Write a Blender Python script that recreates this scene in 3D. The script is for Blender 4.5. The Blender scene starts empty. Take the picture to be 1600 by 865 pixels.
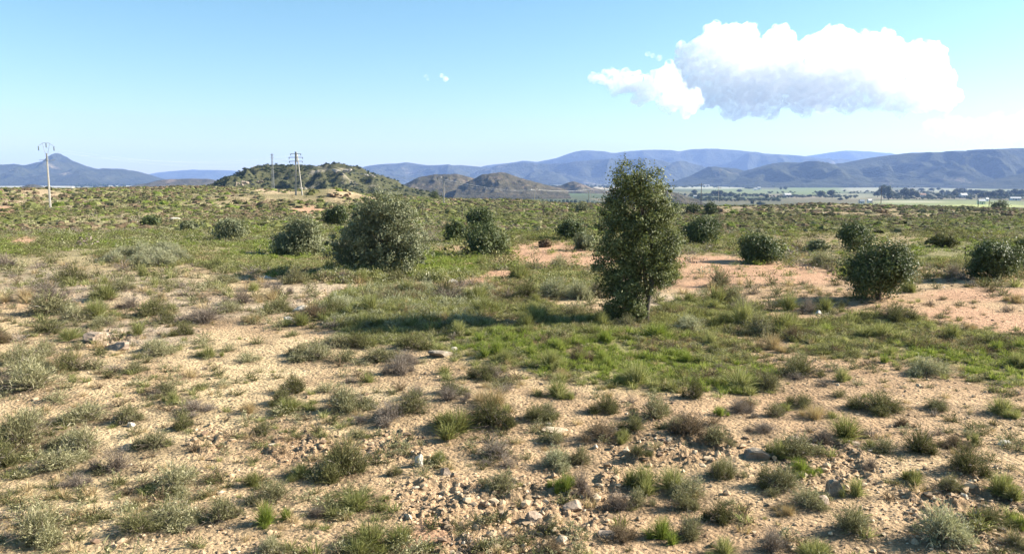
import bpy, math, random
import numpy as np
from mathutils import Vector, Matrix, Euler

SC = bpy.context.scene
COL = SC.collection
rng = np.random.default_rng(7)
random.seed(7)
PI = math.pi

# ------------------------------------------------------------------ camera
F = 1232.0                      # focal length in photo pixels (photo 1600 x 865)
HZ = 285.0                      # row of the true horizon
PITCH = math.atan((432.5 - HZ) / F)
CAMZ = 2.5
cam_d = bpy.data.cameras.new('camera')
cam = bpy.data.objects.new('camera', cam_d)
COL.objects.link(cam)
cam.location = (0, 0, CAMZ)
cam.rotation_euler = (PI / 2 - PITCH, 0, 0)
cam_d.sensor_width = 36
cam_d.sensor_fit = 'HORIZONTAL'
cam_d.lens = 36 * F / 1600
cam_d.clip_start = 0.1
cam_d.clip_end = 60000
SC.camera = cam
CP, SP = math.cos(PITCH), math.sin(PITCH)


def ray(px, py):
    X = (px - 800) / F
    Y = (432.5 - py) / F
    return np.array([X, CP + Y * SP, -SP + Y * CP])


def project(x, y, z):
    dx, dy, dz = x, y, z - CAMZ
    fw = dy * CP - dz * SP
    up = dy * SP + dz * CP
    fw = np.maximum(fw, 0.05)
    return 800 + F * dx / fw, 432.5 - F * up / fw


def at(px, py, depth):
    d = ray(px, py)
    return d * (depth / d[1]) + np.array([0, 0, CAMZ])


# ------------------------------------------------------------------ noise
def _h(ix, iy, iz, seed):
    n = (ix.astype(np.int64) * 374761393 + iy.astype(np.int64) * 668265263 + iz.astype(np.int64) * 2147483647 + seed * 1274126177) & 0xFFFFFFFF
    n = ((n ^ (n >> 13)) * 1274126177) & 0xFFFFFFFF
    n = ((n ^ (n >> 16)) * 2246822519) & 0xFFFFFFFF
    n = n ^ (n >> 15)
    return n.astype(np.float64) / 4294967295.0


def vn(x, y, seed=0):
    x = np.asarray(x, float); y = np.asarray(y, float)
    ix = np.floor(x); iy = np.floor(y)
    fx = x - ix; fy = y - iy
    fx = fx * fx * fx * (fx * (fx * 6 - 15) + 10)
    fy = fy * fy * fy * (fy * (fy * 6 - 15) + 10)
    z0 = np.zeros_like(ix)
    a = _h(ix, iy, z0, seed); b = _h(ix + 1, iy, z0, seed)
    c = _h(ix, iy + 1, z0, seed); d = _h(ix + 1, iy + 1, z0, seed)
    return (a + (b - a) * fx) * (1 - fy) + (c + (d - c) * fx) * fy


def fbm(x, y, octv=4, seed=0, gain=0.5):
    s = 0; a = 1.0; t = 0
    x = np.asarray(x, float); y = np.asarray(y, float)
    for i in range(octv):
        s = s + a * (vn(x, y, seed + i * 17) * 2 - 1); t += a
        x, y = x * 1.6 * 1.2 - y * 0.6, y * 1.6 * 1.2 + x * 0.6
        a *= gain
    return s / t


def vn3(p, seed=0):
    i = np.floor(p); f = p - i
    f = f * f * (3 - 2 * f)
    r = 0
    for dx in (0, 1):
        for dy in (0, 1):
            for dz in (0, 1):
                w = (f[:, 0] if dx else 1 - f[:, 0]) * (f[:, 1] if dy else 1 - f[:, 1]) * (f[:, 2] if dz else 1 - f[:, 2])
                r = r + w * _h(i[:, 0] + dx, i[:, 1] + dy, i[:, 2] + dz, seed)
    return r


def sstep(a, b, x):
    t = np.clip((x - a) / (b - a), 0, 1)
    return t * t * (3 - 2 * t)


# ------------------------------------------------------------------ terrain
_rows = np.array([0.0, 12, 22, 40, 70, 100, 150, 200, 250, 300, 400, 600, 1000, 2000, 4500, 7000, 14000])
_cols = np.array([-600, 0, 300, 500, 700, 1000, 1300, 1600, 2200.0])
_tab = np.array([
    [0] * 9, [0] * 9, [0] * 9,
    [-.1, -.1, -.1, -.12, -.15, -.15, -.15, -.15, -.15],
    [-.7, -.7, -.6, -.6, -.8, -.9, -.9, -.9, -.9],
    [-1, -1, -.6, -.8, -1.5, -1.7, -1.8, -1.9, -1.9],
    [-.3, -.3, 0, -.4, -2.3, -3.0, -3.1, -3.3, -3.3],
    [.4, .4, .9, .3, -2.8, -3.9, -4.0, -4.2, -4.2],
    [.2, .2, 1.3, .2, -3.2, -4.7, -5.2, -6, -6],
    [-2, -2, 0, -1.5, -4.3, -7, -8, -9, -9],
    [-10, -10, -8, -8, -10, -15, -16, -17, -17],
    [-22, -22, -22, -22, -23, -24, -24, -24, -24],
    [-25] * 9, [-22] * 9, [-13] * 9, [-6] * 9, [0] * 9], float)
_LD = np.linspace(0, math.log(1 + 14000 / 20.0), 260)
_dd = (np.exp(_LD) - 1) * 20.0
_CD = np.linspace(-600, 2200, 113)
_g = np.array([np.interp(_dd, _rows, _tab[:, j]) for j in range(9)]).T
_g = np.array([np.interp(_CD, _cols, _g[i]) for i in range(len(_dd))])
for _ in range(3):
    _p = np.pad(_g, ((1, 1), (3, 3)), 'edge')
    _g = sum(_p[1:-1, k:k + len(_CD)] for k in range(7)) / 7
    _p = np.pad(_g, ((2, 2), (0, 0)), 'edge')
    _g = sum(_p[k:k + len(_dd)] for k in range(5)) / 5

# local humps: (px, py on the plain, depth, radius across, radius along, height)
HUMPS = []


def hump(px, depth, rx, ry, h):
    HUMPS.append(((px - 800) / F * depth, depth, rx, ry, h))


hump(620, 14.6, 1.3, 0.9, .20)
hump(1385, 14.2, 0.9, 0.7, .16)
hump(900, 12.3, 2.2, 1.0, .10)
hump(170, 17.5, 2.2, 1.6, .22)
hump(230, 27, 3.5, 3.0, .35)
hump(430, 150, 9, 14, 1.0)
hump(530, 150, 7, 10, 1.7)
hump(480, 96, 6, 6, .8)
hump(790, 215, 16, 18, 1.0)
hump(1270, 225, 10, 18, .6)
hump(1430, 215, 25, 20, .8)
hump(60, 175, 12, 16, .9)
hump(700, 8.6, 1.4, .8, .08)
hump(90, 9.3, 1.5, 1.0, .10)


def Hbase(x, y):
    x = np.asarray(x, float); y = np.asarray(y, float)
    d = np.maximum(y, 0)
    u = 800 + F * x / np.maximum(np.maximum(y, np.abs(x) * .7), 1.0)
    r = np.log(1 + d / 20.0) / _LD[-1] * (len(_LD) - 1)
    c = (np.clip(u, -600, 2200) + 600) / 2800 * (len(_CD) - 1)
    r = np.clip(r, 0, len(_LD) - 1.001); c = np.clip(c, 0, len(_CD) - 1.001)
    i = r.astype(int); j = c.astype(int); fr = r - i; fc = c - j
    z = (_g[i, j] * (1 - fr) + _g[i + 1, j] * fr) * (1 - fc) + (_g[i, j + 1] * (1 - fr) + _g[i + 1, j + 1] * fr) * fc
    for hx, hy, rx, ry, h in HUMPS:
        q = ((x - hx) / rx) ** 2 + ((y - hy) / ry) ** 2
        z = z + h * np.exp(-q)
    R = np.hypot(x, y)
    z = z + .16 * fbm(x / 6.0, y / 6.0, 3, 3) * sstep(6, 40, R) + .045 * fbm(x / 1.7, y / 1.7, 2, 5)
    z = z + .5 * fbm(x / 30.0, y / 30.0, 3, 9) * sstep(40, 140, R) * (1 - sstep(350, 700, R))
    z = z + 1.2 * fbm(x / 160.0, y / 160.0, 3, 12) * sstep(500, 1200, R)
    return z


CLODS = [(455, 700, 70, 30), (620, 690, 60, 25), (880, 800, 110, 60), (700, 790, 90, 40), (960, 760, 40, 40), (1290, 720, 90, 50), (780, 860, 120, 30), (330, 690, 40, 30), (1500, 800, 100, 60), (1050, 700, 120, 30), (160, 530, 60, 20), (60, 470, 90, 20), (520, 470, 70, 20)]


def ell(px, py, L, wob=0.0):
    m = np.zeros_like(px)
    for cx, cy, rx, ry in L:
        q = np.sqrt(((px - cx) / rx) ** 2 + ((py - cy) / ry) ** 2) + wob
        m = np.maximum(m, 1 - sstep(.65, 1.25, q))
    return m


def micro(x, y):
    R = np.hypot(x, y)
    near = 1 - sstep(14, 30, R)
    px, py = project(x, y, 0 * x)
    c = ell(px, py, CLODS, .3 * fbm(x * 1.3, y * 1.3, 2, 41)) * (y > 1)
    patch = np.clip(.45 + .9 * fbm(x / .9, y / .9, 2, 77), 0, 1)
    a = np.maximum(c, .28 * patch)
    b = np.abs(fbm(x / .11, y / .11, 3, 21, .6))
    b2 = vn(x / .05, y / .05, 33)
    lump = np.clip(vn(x / .16, y / .16, 55) - .55, 0, 1) * 2
    return near * (a * (.045 * lump + .06 * (b - .25) + .018 * (b2 - .5)) + .006 * fbm(x / .2, y / .2, 2, 61))


def H(x, y):
    return Hbase(x, y) + micro(x, y)


def ground_hit(px, py):
    """where the sight line through a photo pixel meets the ground"""
    d = ray(px, py)
    t = np.exp(np.linspace(math.log(2.0), math.log(6000), 5000))
    P = d[None] * t[:, None]
    gz = Hbase(P[:, 0], P[:, 1])
    below = P[:, 2] + CAMZ < gz
    k = int(np.argmax(below)) if below.any() else len(t) - 1
    a, b = t[max(k - 1, 0)], t[k]
    for _ in range(14):
        m = .5 * (a + b); p = d * m
        if p[2] + CAMZ < float(Hbase(p[0:1], p[1:2])[0]): b = m
        else: a = m
    p = d * b
    return np.array([p[0], p[1], float(H(p[0:1], p[1:2])[0])])


# ------------------------------------------------------------------ mesh + node helpers
def mesh_np(name, V, faces, attrs=None, smooth=False):
    """faces: array (n,3) or (n,4) or list of such arrays"""
    if not isinstance(faces, (list, tuple)): faces = [faces]
    faces = [f for f in faces if len(f)]
    me = bpy.data.meshes.new(name)
    V = np.asarray(V, np.float32)
    me.vertices.add(len(V)); me.vertices.foreach_set('co', V.ravel())
    idx = np.concatenate([f.ravel() for f in faces]).astype(np.int32)
    cnt = np.concatenate([np.full(len(f), f.shape[1]) for f in faces]).astype(np.int32)
    st = np.concatenate([[0], np.cumsum(cnt)[:-1]]).astype(np.int32)
    me.loops.add(len(idx)); me.loops.foreach_set('vertex_index', idx)
    me.polygons.add(len(cnt)); me.polygons.foreach_set('loop_start', st)
    me.polygons.foreach_set('use_smooth', np.full(len(cnt), smooth))
    for k, a in (attrs or {}).items():
        a = np.asarray(a, np.float32)
        if a.ndim == 1:
            at_ = me.attributes.new(k, 'FLOAT', 'POINT'); at_.data.foreach_set('value', a)
        else:
            if a.shape[1] == 3: a = np.concatenate([a, np.ones((len(a), 1), np.float32)], 1)
            at_ = me.attributes.new(k, 'FLOAT_COLOR', 'POINT'); at_.data.foreach_set('color', a.ravel())
    me.update(calc_edges=True)
    return me


def obj(name, me, mat=None, parent=None, loc=None, rotz=0, label=None, cat=None, group=None, kind=None):
    o = bpy.data.objects.new(name, me)
    COL.objects.link(o)
    if mat is not None and me is not None and len(me.materials) == 0: me.materials.append(mat)
    if parent is not None: o.parent = parent
    if loc is not None: o.location = [float(v) for v in loc]
    o.rotation_euler.z = rotz
    if label: o['label'] = label
    if cat: o['category'] = cat
    if group: o['group'] = group
    if kind: o['kind'] = kind
    return o


class NT:
    def __init__(self, name):
        self.m = bpy.data.materials.new(name); self.m.use_nodes = True
        self.t = self.m.node_tree; self.t.nodes.clear()
        self.out = self.t.nodes.new('ShaderNodeOutputMaterial')

    def n(self, typ, **kw):
        nd = self.t.nodes.new('ShaderNode' + typ)
        for k, v in kw.items():
            if k.startswith('_'): setattr(nd, k[1:], v)
        for k, v in kw.items():
            if not k.startswith('_'): self.set(nd, k.replace('__', ' '), v)
        return nd

    def set(self, nd, key, v):
        s = nd.inputs[int(key[1:])] if key[0] == 'i' and key[1:].isdigit() else nd.inputs[key]
        if hasattr(v, 'is_output'): self.t.links.new(v, s)
        elif isinstance(v, bpy.types.Node): self.t.links.new(v.outputs[0], s)
        else: s.default_value = v

    def mix(self, fac, a, b, bt='MIX'):
        nd = self.t.nodes.new('ShaderNodeMix'); nd.data_type = 'RGBA'; nd.blend_type = bt
        for s, v in ((nd.inputs[0], fac), (nd.inputs[6], a), (nd.inputs[7], b)):
            if isinstance(v, bpy.types.Node): self.t.links.new(v.outputs[0], s)
            elif hasattr(v, 'is_output'): self.t.links.new(v, s)
            else: s.default_value = (*v, 1) if isinstance(v, tuple) and len(v) == 3 else v
        return nd.outputs[2]

    def ramp(self, fac, stops):
        nd = self.t.nodes.new('ShaderNodeValToRGB')
        el = nd.color_ramp.elements
        while len(el) < len(stops): el.new(.5)
        for e, (p, c) in zip(el, stops):
            e.position = p; e.color = (*c, 1) if len(c) == 3 else c
        self.set(nd, 'Fac', fac)
        return nd.outputs[0]

    def noise(self, scale, detail=4, rough=.55, vec=None, dim='3D'):
        nd = self.n('TexNoise', Scale=scale, Detail=detail, Roughness=rough)
        if vec is not None: self.set(nd, 'Vector', vec)
        return nd.outputs[0]

    def math(self, op, a, b=0.0, clamp=False):
        nd = self.t.nodes.new('ShaderNodeMath'); nd.operation = op; nd.use_clamp = clamp
        self.set(nd, 'i0', a); self.set(nd, 'i1', b)
        return nd.outputs[0]

    def done(self, shader):
        self.t.links.new(shader if hasattr(shader, 'is_output') else shader.outputs[0], self.out.inputs['Surface'])
        return self.m


def leaf_mat(name, stops, trans=.3, rough=.55, spec=.3, jitter=.25):
    """foliage: colour from a per-leaf random value and a per-plant random value"""
    t = NT(name)
    at_ = t.n('Attribute', _attribute_name='rnd')
    oi = t.n('ObjectInfo')
    f = t.math('ADD', at_.outputs['Fac'], t.math('MULTIPLY', t.math('SUBTRACT', oi.outputs['Random'], .5), jitter), True)
    c = t.ramp(f, stops)
    b = t.n('BsdfPrincipled', Base__Color=c, Roughness=rough)
    b.inputs['Specular IOR Level'].default_value = spec
    tr = t.n('BsdfTranslucent', Color=t.mix(1.0, c, (1.0, 1.0, .75), 'MULTIPLY'))
    mx = t.n('MixShader', Fac=trans, i1=b, i2=tr)
    return t.done(mx)


def plain_mat(name, col, rough=.7, var=.25, scale=6.0, metal=0.0, bump=0.0):
    t = NT(name)
    tc = t.n('TexCoord')
    nz = t.noise(scale, 5, .6, tc.outputs['Object'])
    dark = tuple(max(0, c * (1 - var)) for c in col); lite = tuple(min(1, c * (1 + var)) for c in col)
    c = t.ramp(nz, [(.3, dark), (.7, lite)])
    b = t.n('BsdfPrincipled', Base__Color=c, Roughness=rough, Metallic=metal)
    if bump:
        bp = t.n('Bump', Strength=.6, Distance=bump, Height=t.noise(scale * 3, 6, .6, tc.outputs['Object']))
        t.set(b, 'Normal', bp)
    return t.done(b)


# ------------------------------------------------------------------ ground masks
RED = [(860, 392, 70, 15), (890, 408, 95, 10), (1190, 428, 130, 16), (1110, 408, 60, 9), (1265, 432, 60, 14), (1520, 460, 110, 13), (1490, 490, 70, 17), (1565, 505, 70, 20), (8, 331, 24, 11), (38, 375, 30, 8), (478, 328, 30, 9), (760, 432, 90, 10), (705, 390, 35, 5), (675, 840, 35, 30), (1100, 440, 60, 12)]
TAN = [(55, 303, 42, 7), (25, 316, 45, 4), (535, 303, 26, 9), (430, 297, 50, 6), (270, 344, 14, 4), (640, 303, 30, 5), (1440, 338, 60, 2), (1400, 443, 60, 14), (1350, 355, 14, 2)]
GREY = [(150, 450, 190, 28), (60, 430, 90, 20), (330, 480, 130, 22), (480, 460, 70, 25), (200, 520, 120, 25), (800, 450, 60, 14), (1010, 470, 60, 10)]
GREEN = [(620, 490, 105, 32), (760, 500, 120, 36), (880, 535, 170, 42), (1000, 560, 160, 48), (1100, 500, 90, 26), (1150, 590, 70, 26), (1385, 515, 110, 28), (1480, 545, 130, 36), (1580, 565, 100, 42), (1330, 545, 80, 20), (1280, 520, 60, 18), (690, 412, 60, 22), (420, 402, 120, 25), (1500, 395, 150, 25), (230, 392, 90, 22), (870, 445, 80, 16), (1080, 378, 100, 14), (540, 425, 60, 14), (600, 520, 60, 16)]
LUSH = [(960, 560, 130, 38), (1150, 595, 70, 24), (1570, 572, 100, 38), (1420, 555, 70, 18), (690, 412, 55, 20), (1500, 545, 70, 18), (420, 395, 80, 16), (790, 535, 70, 16), (1470, 390, 130, 18)]


def masks(x, y, z=None):
    if z is None: z = Hbase(x, y)
    px, py = project(x, y, z)
    px = np.where(y < 1.5, -900, px); py = np.where(y < 1.5, 1300, py)
    R = np.hypot(x, y)
    s = np.clip(R / 9, 1.0, 8)
    w = .38 * fbm(x / s, y / s, 3, 101)
    return dict(px=px, py=py, R=R, red=ell(px, py, RED, w), tan=ell(px, py, TAN, w), grey=ell(px, py, GREY, w), green=ell(px, py, GREEN, w), lush=ell(px, py, LUSH, w))


def lerp(a, b, t):
    return a + (np.asarray(b) - a) * t[:, None]


def build_ground():
    # rings: about one picture row each up close, then growing geometrically
    d = [0.6]
    while d[-1] < 15000:
        q = d[-1]
        if q < 3.6: st = .3
        else: st = min(max(q * q / (CAMZ * 788) * 1.35, .012), q * .02)
        d.append(q + st)
    d = np.array(d)
    a = np.concatenate([np.linspace(-180, -42, 36)[:-1], np.linspace(-42, 42, 960), np.linspace(42, 180, 36)[1:-1]])
    a = np.radians(a)
    A, D = np.meshgrid(a, d)
    x = (D * np.sin(A)).ravel(); y = (D * np.cos(A)).ravel()
    hb = Hbase(x, y)
    z = hb + micro(x, y)
    na, nd = len(a), len(d)
    i = np.arange(nd - 1)[:, None] * na
    j = np.arange(na)[None]; j2 = (j + 1) % na
    q = np.stack([i + j, i + j2, i + na + j2, i + na + j], -1).reshape(-1, 4)
    q = q[:, ::-1]
    c0 = len(x)
    V = np.stack([x, y, z], 1); V = np.vstack([V, [0, 0, float(H(np.zeros(1), np.zeros(1))[0])]])
    tri = np.stack([np.full(na, c0), j[0], j2[0]], 1)[:, ::-1]
    m = masks(x, y, hb)
    R = m['R']
    col = np.tile(np.array([.51, .375, .225]), (len(x), 1))
    n1 = fbm(x / 2.2, y / 2.2, 4, 201); n2 = fbm(x / .6, y / .6, 3, 231); n3 = fbm(x / 1.1, y / 1.1, 4, 237); n4 = fbm(x / 3.5, y / 3.5, 3, 239)
    col = lerp(col, [.585, .455, .27], np.clip(.45 + 1.5 * n1 - .12 * x, 0, 1) * .75)
    col = lerp(col, [.46, .30, .185], np.clip(.25 + 1.6 * n4 + .05 * x, 0, 1) * .65)
    col = lerp(col, [.335, .225, .135], sstep(.12, .42, n3) * .6)
    col = lerp(col, [.40, .275, .17], np.clip(n2 * 1.5, 0, 1) * .5)
    ck = ell(m['px'], m['py'], CLODS, .3 * fbm(x * 1.3, y * 1.3, 2, 41)) * (y > 1)
    col = lerp(col, [.42, .285, .175], ck * .6)
    col = lerp(col, [.44, .365, .28], m['grey'] * .6)
    col = lerp(col, [.50, .305, .195], m['red'] * .92)
    col = lerp(col, [.43, .325, .205], m['tan'] * .8)
    lit = np.clip(fbm(x / .8, y / .8, 3, 251) * 1.4 + .1, 0, 1)
    col = lerp(col, [.19, .20, .075], m['green'] * (.6 + .35 * lit))
    # middle distance: thin dry ground cover over the soil
    mid = sstep(19, 34, R) * (1 - np.maximum(m['red'], m['tan']))
    col = lerp(col, [.19, .18, .085], mid * np.clip(.72 + .6 * fbm(x / 7, y / 7, 3, 271), 0, 1))
    col = lerp(col, [.28, .205, .13], mid * sstep(60, 150, R) * np.clip(.1 + 1.3 * fbm(x / 20, y / 40, 3, 281), 0, 1) * .8)
    # valley: fields in strips
    far = sstep(300, 420, R)
    gx = np.floor(x / 210 + .35 * np.floor(y / 260)); gy = np.floor(y / 260 + .05 * x / 210)
    hh = _h(gx, gy, gx * 0, 5)
    pal = np.array([[.15, .165, .075], [.09, .11, .05], [.19, .165, .10], [.26, .215, .14], [.11, .13, .06], [.16, .125, .085], [.19, .19, .095]])
    fc = pal[(hh * 6.99).astype(int)]
    bl = np.clip(.3 + fbm(x / 300, y / 500, 3, 291), 0, 1)
    fc = lerp(fc, [.09, .10, .05], bl * .75) * .85
    col = lerp(col, [0, 0, 0], far) + fc * far[:, None]
    px, py = m['px'], m['py']
    VF = [((1480, 318, 140, 5), (.20, .225, .085)), ((1420, 315, 60, 2), (.32, .31, .19)), ((1270, 297, 60, 7), (.15, .19, .075)), ((1160, 299, 70, 5), (.16, .19, .085)), ((1560, 294, 60, 4), (.19, .21, .11)), ((1350, 296, 40, 4), (.27, .27, .19)), ((1100, 293, 80, 2), (.36, .36, .26)), ((930, 294, 60, 2.2), (.42, .36, .26)), ((1330, 306, 60, 4), (.22, .22, .14)), ((1480, 296, 50, 4), (.25, .26, .18)), ((60, 292, 80, 1.2), (.5, .48, .4)), ((200, 290, 60, 1.5), (.4, .38, .3)), ((760, 303, 160, 7), (.08, .12, .045)), ((900, 299, 60, 1.5), (.34, .22, .15)), ((1540, 322, 80, 3), (.33, .36, .12))]
    for e, c in VF:
        k = ell(px, py, [e], .15 * fbm(x / 120, y / 120, 2, 301)) * far
        col = lerp(col, c, k * .9)
    col = np.vstack([col, col[:1]])
    rough = np.append(np.clip(1 - far - .6 * m['green'], 0, 1), 1)
    me = mesh_np('ground', V, [q, tri], dict(col=col, soil=rough), smooth=True)
    t = NT('ground_soil')
    ca = t.n('Attribute', _attribute_name='col'); so = t.n('Attribute', _attribute_name='soil')
    g = t.n('NewGeometry')
    P = g.outputs['Position']
    nA = t.noise(7.0, 8, .65, P); nB = t.noise(38.0, 5, .7, P); nC = t.noise(1.1, 5, .6, P)
    c = t.mix(1.0, ca.outputs['Color'], t.ramp(nA, [(.25, (.62, .60, .58)), (.5, (1, 1, 1)), (.8, (1.22, 1.2, 1.16))]), 'MULTIPLY')
    c = t.mix(1.0, c, t.ramp(nB, [(.32, (.62, .58, .55)), (.5, (1, 1, 1)), (.72, (1.2, 1.2, 1.2))]), 'MULTIPLY')
    c = t.mix(1.0, c, t.ramp(nC, [(.3, (.82, .80, .78)), (.7, (1.12, 1.12, 1.12))]), 'MULTIPLY')
    vor = t.n('TexVoronoi', Scale=26.0, Vector=P); vor2 = t.n('TexVoronoi', Scale=9.0, Vector=P)
    h = t.math('ADD', t.math('MULTIPLY', nB, .6), t.math('MULTIPLY', vor.outputs['Distance'], -.55))
    h = t.math('ADD', h, t.math('MULTIPLY', nA, 1.3))
    h = t.math('ADD', h, t.math('MULTIPLY', vor2.outputs['Distance'], -.5))
    bp = t.n('Bump', Strength=1.0, Distance=.06, Height=h)
    b = t.n('BsdfPrincipled', Base__Color=c, Roughness=.95)
    b.inputs['Specular IOR Level'].default_value = .12
    t.set(b, 'Normal', bp)
    obj('ground', me, t.done(b), kind='structure')



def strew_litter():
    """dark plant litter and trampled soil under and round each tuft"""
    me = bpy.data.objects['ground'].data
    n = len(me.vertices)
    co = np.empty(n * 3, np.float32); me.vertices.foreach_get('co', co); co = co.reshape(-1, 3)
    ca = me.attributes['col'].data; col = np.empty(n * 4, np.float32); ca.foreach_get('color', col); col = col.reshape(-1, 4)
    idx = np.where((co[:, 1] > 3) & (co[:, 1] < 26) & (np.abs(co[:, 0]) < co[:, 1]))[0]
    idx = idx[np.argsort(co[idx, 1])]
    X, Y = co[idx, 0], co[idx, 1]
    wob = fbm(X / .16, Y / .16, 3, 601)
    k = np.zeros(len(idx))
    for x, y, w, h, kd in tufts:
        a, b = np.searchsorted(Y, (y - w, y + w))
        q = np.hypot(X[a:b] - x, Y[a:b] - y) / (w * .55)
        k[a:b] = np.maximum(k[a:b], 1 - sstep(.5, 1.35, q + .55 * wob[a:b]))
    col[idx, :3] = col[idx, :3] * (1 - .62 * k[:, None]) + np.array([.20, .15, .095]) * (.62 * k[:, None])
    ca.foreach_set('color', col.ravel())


build_ground()


# ------------------------------------------------------------------ hills and mountains
def mountain(name, pts, D, W, zb, mat, seed, lam, rough=.35, n=340, m=70, back=.7, crest_amp=.02, lean=1.15):
    """a range: crest heights read off the sight lines at depth D, slopes W deep in front and behind, cut by spurs and gullies"""
    px = np.array([p[0] for p in pts], float); py = np.array([p[1] for p in pts], float)
    u = np.linspace(px[0], px[-1], n)
    # smooth curve through the points
    cy = np.interp(u, px, py)
    k = max(3, n // 70) | 1
    pad = np.pad(cy, k // 2, 'edge'); cy = np.convolve(pad, np.ones(k) / k, 'valid')
    tx = (u - 800) / F
    ys = D
    zc = CAMZ + np.array([ray(a, b)[2] / ray(a, b)[1] for a, b in zip(u, cy)]) * D
    tx = np.array([ray(a, b)[0] / ray(a, b)[1] for a, b in zip(u, cy)])
    v = np.concatenate([np.linspace(-1, 0, int(m * .7)), np.linspace(0, 1, int(m * .3) + 1)[1:]])
    U, Vv = np.meshgrid(np.arange(n), v)
    y = D + Vv * np.where(Vv < 0, W, W * back)
    x = tx[U] * D * (1 + .0 * Vv)
    hc = np.maximum(zc[U] - zb, 0)
    av = np.abs(Vv)
    fade = np.sin(np.clip(av, 0, 1) * PI) ** .8
    wx = x / lam; wy = y / lam
    warp = .25 * fbm(wx * .7 + 9, wy * .7, 3, seed)
    sp = 1 - np.abs(fbm(wx + warp, wy * .55 - warp, 3, seed + 5))  # ridged
    sp2 = 1 - np.abs(fbm(wx * 2.7, wy * 2.0, 3, seed + 9))
    e = np.clip(av + fade * ((.75 - sp) * 1.3 + (.75 - sp2) * .75) * rough * 1.7, 0, 1)
    shape = (1 - e) ** lean
    z = zb + hc * shape + hc * crest_amp * fbm(wx * 6, wy * 6, 3, seed + 13) * (1 - av)
    z = z - 3 * sstep(.93, 1, av) * (.02 * D / 10)
    rock = np.clip(fbm(wx * 3.1, wy * 3.1 + z / lam * 2, 4, seed + 21), -1, 1)
    q0 = np.arange(len(v) - 1)[:, None] * n + np.arange(n - 1)[None]
    q = np.stack([q0, q0 + 1, q0 + n + 1, q0 + n], -1).reshape(-1, 4)
    me = mesh_np(name, np.stack([x.ravel(), y.ravel(), z.ravel()], 1), q, dict(rock=rock.ravel(), hgt=(shape).ravel()), smooth=True)
    return obj(name, me, mat, kind='structure')


def mountain_mat(name, veg, veg2, rock, lam, rock_lo=.55, rock_hi=.75, bumpd=3.0):
    t = NT(name)
    g = t.n('NewGeometry'); P = g.outputs['Position']
    a = t.n('Attribute', _attribute_name='rock')
    nA = t.noise(1 / lam, 8, .65, P); nB = t.noise(7 / lam, 6, .7, P)
    nC = t.noise(34 / lam, 5, .7, P)
    c = t.mix(t.ramp(t.math('ADD', t.math('MULTIPLY', nB, .55), t.math('MULTIPLY', nC, .45)), [(.40, (0, 0, 0)), (.60, (1, 1, 1))]), veg, veg2)
    f = t.math('ADD', t.math('MULTIPLY', a.outputs['Fac'], .55), t.math('MULTIPLY', nA, .9))
    f = t.math('ADD', f, t.math('MULTIPLY', t.math('SUBTRACT', nC, .5), .5))
    rk = t.ramp(f, [(rock_lo, (0, 0, 0)), (rock_hi, (1, 1, 1))])
    c = t.mix(rk, c, rock)
    b = t.n('BsdfPrincipled', Base__Color=c, Roughness=1.0)
    b.inputs['Specular IOR Level'].default_value = .05
    bp = t.n('Bump', Strength=1.0, Distance=bumpd, Height=t.math('ADD', nB, t.math('MULTIPLY', nC, .35)))
    t.set(b, 'Normal', bp)
    return t.done(b)


MM = mountain_mat('mountain_scrub', (.026, .032, .020), (.058, .058, .034), (.24, .20, .16), 900, .78, .98, 40)
MM2 = mountain_mat('ridge_scrub', (.024, .031, .018), (.056, .058, .032), (.24, .20, .15), 420, .76, .97, 22)
HM = mountain_mat('rocky_hill_scrub', (.045, .050, .024), (.088, .085, .045), (.30, .26, .20), 26, .70, .92, 1.2)
HM2 = mountain_mat('brown_hill_scrub', (.048, .050, .03), (.105, .085, .058), (.24, .18, .14), 90, .68, .92, 4)

mountain('distant_mountain', [(1150, 262), (1210, 252), (1240, 247), (1270, 242), (1300, 237.5), (1322, 235), (1350, 236), (1392, 239), (1430, 250), (1480, 262)], 10200, 1100, -20, MM, 11, 1500)
mountain('distant_mountain', [(180, 292), (225, 274), (245, 270), (270, 267), (300, 265), (345, 266), (380, 268), (430, 272), (520, 276), (560, 284)], 9800, 1000, -20, MM, 12, 1300)
mountain('mountain', [(690, 276), (745, 262), (760, 258.5), (800, 254), (818, 251), (840, 253), (860, 249), (872, 246.5), (895, 238), (915, 235), (945, 236.5), (958, 239.5), (985, 236), (1010, 234), (1052, 235), (1060, 237), (1078, 234), (1120, 233), (1150, 235), (1180, 238), (1210, 241), (1250, 243), (1290, 248), (1360, 262), (1430, 280)], 8000, 1500, -18, MM, 13, 1000, rough=.5)
mountain('mountain', [(470, 290), (555, 264), (575, 259), (605, 256), (620, 255.5), (635, 253.5), (650, 256), (665, 258), (690, 259), (720, 258), (740, 260), (770, 263), (830, 268), (900, 278), (980, 288)], 6400, 1100, -16, MM, 14, 800, rough=.45)
mountain('mountain_spur', [(700, 287), (745, 268), (780, 258), (815, 254), (860, 256), (900, 253), (935, 250), (1000, 249), (1050, 254), (1085, 262), (1120, 272), (1170, 288)], 6000, 1100, -16, MM, 15, 700, rough=.55)
mountain('conical_hill', [(1035, 290), (1060, 281), (1080, 274), (1095, 266), (1107, 260.5), (1116, 260), (1130, 262), (1150, 263), (1165, 268), (1185, 276), (1220, 288)], 4000, 420, -16, MM2, 16, 420, rough=.3, n=200)
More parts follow.
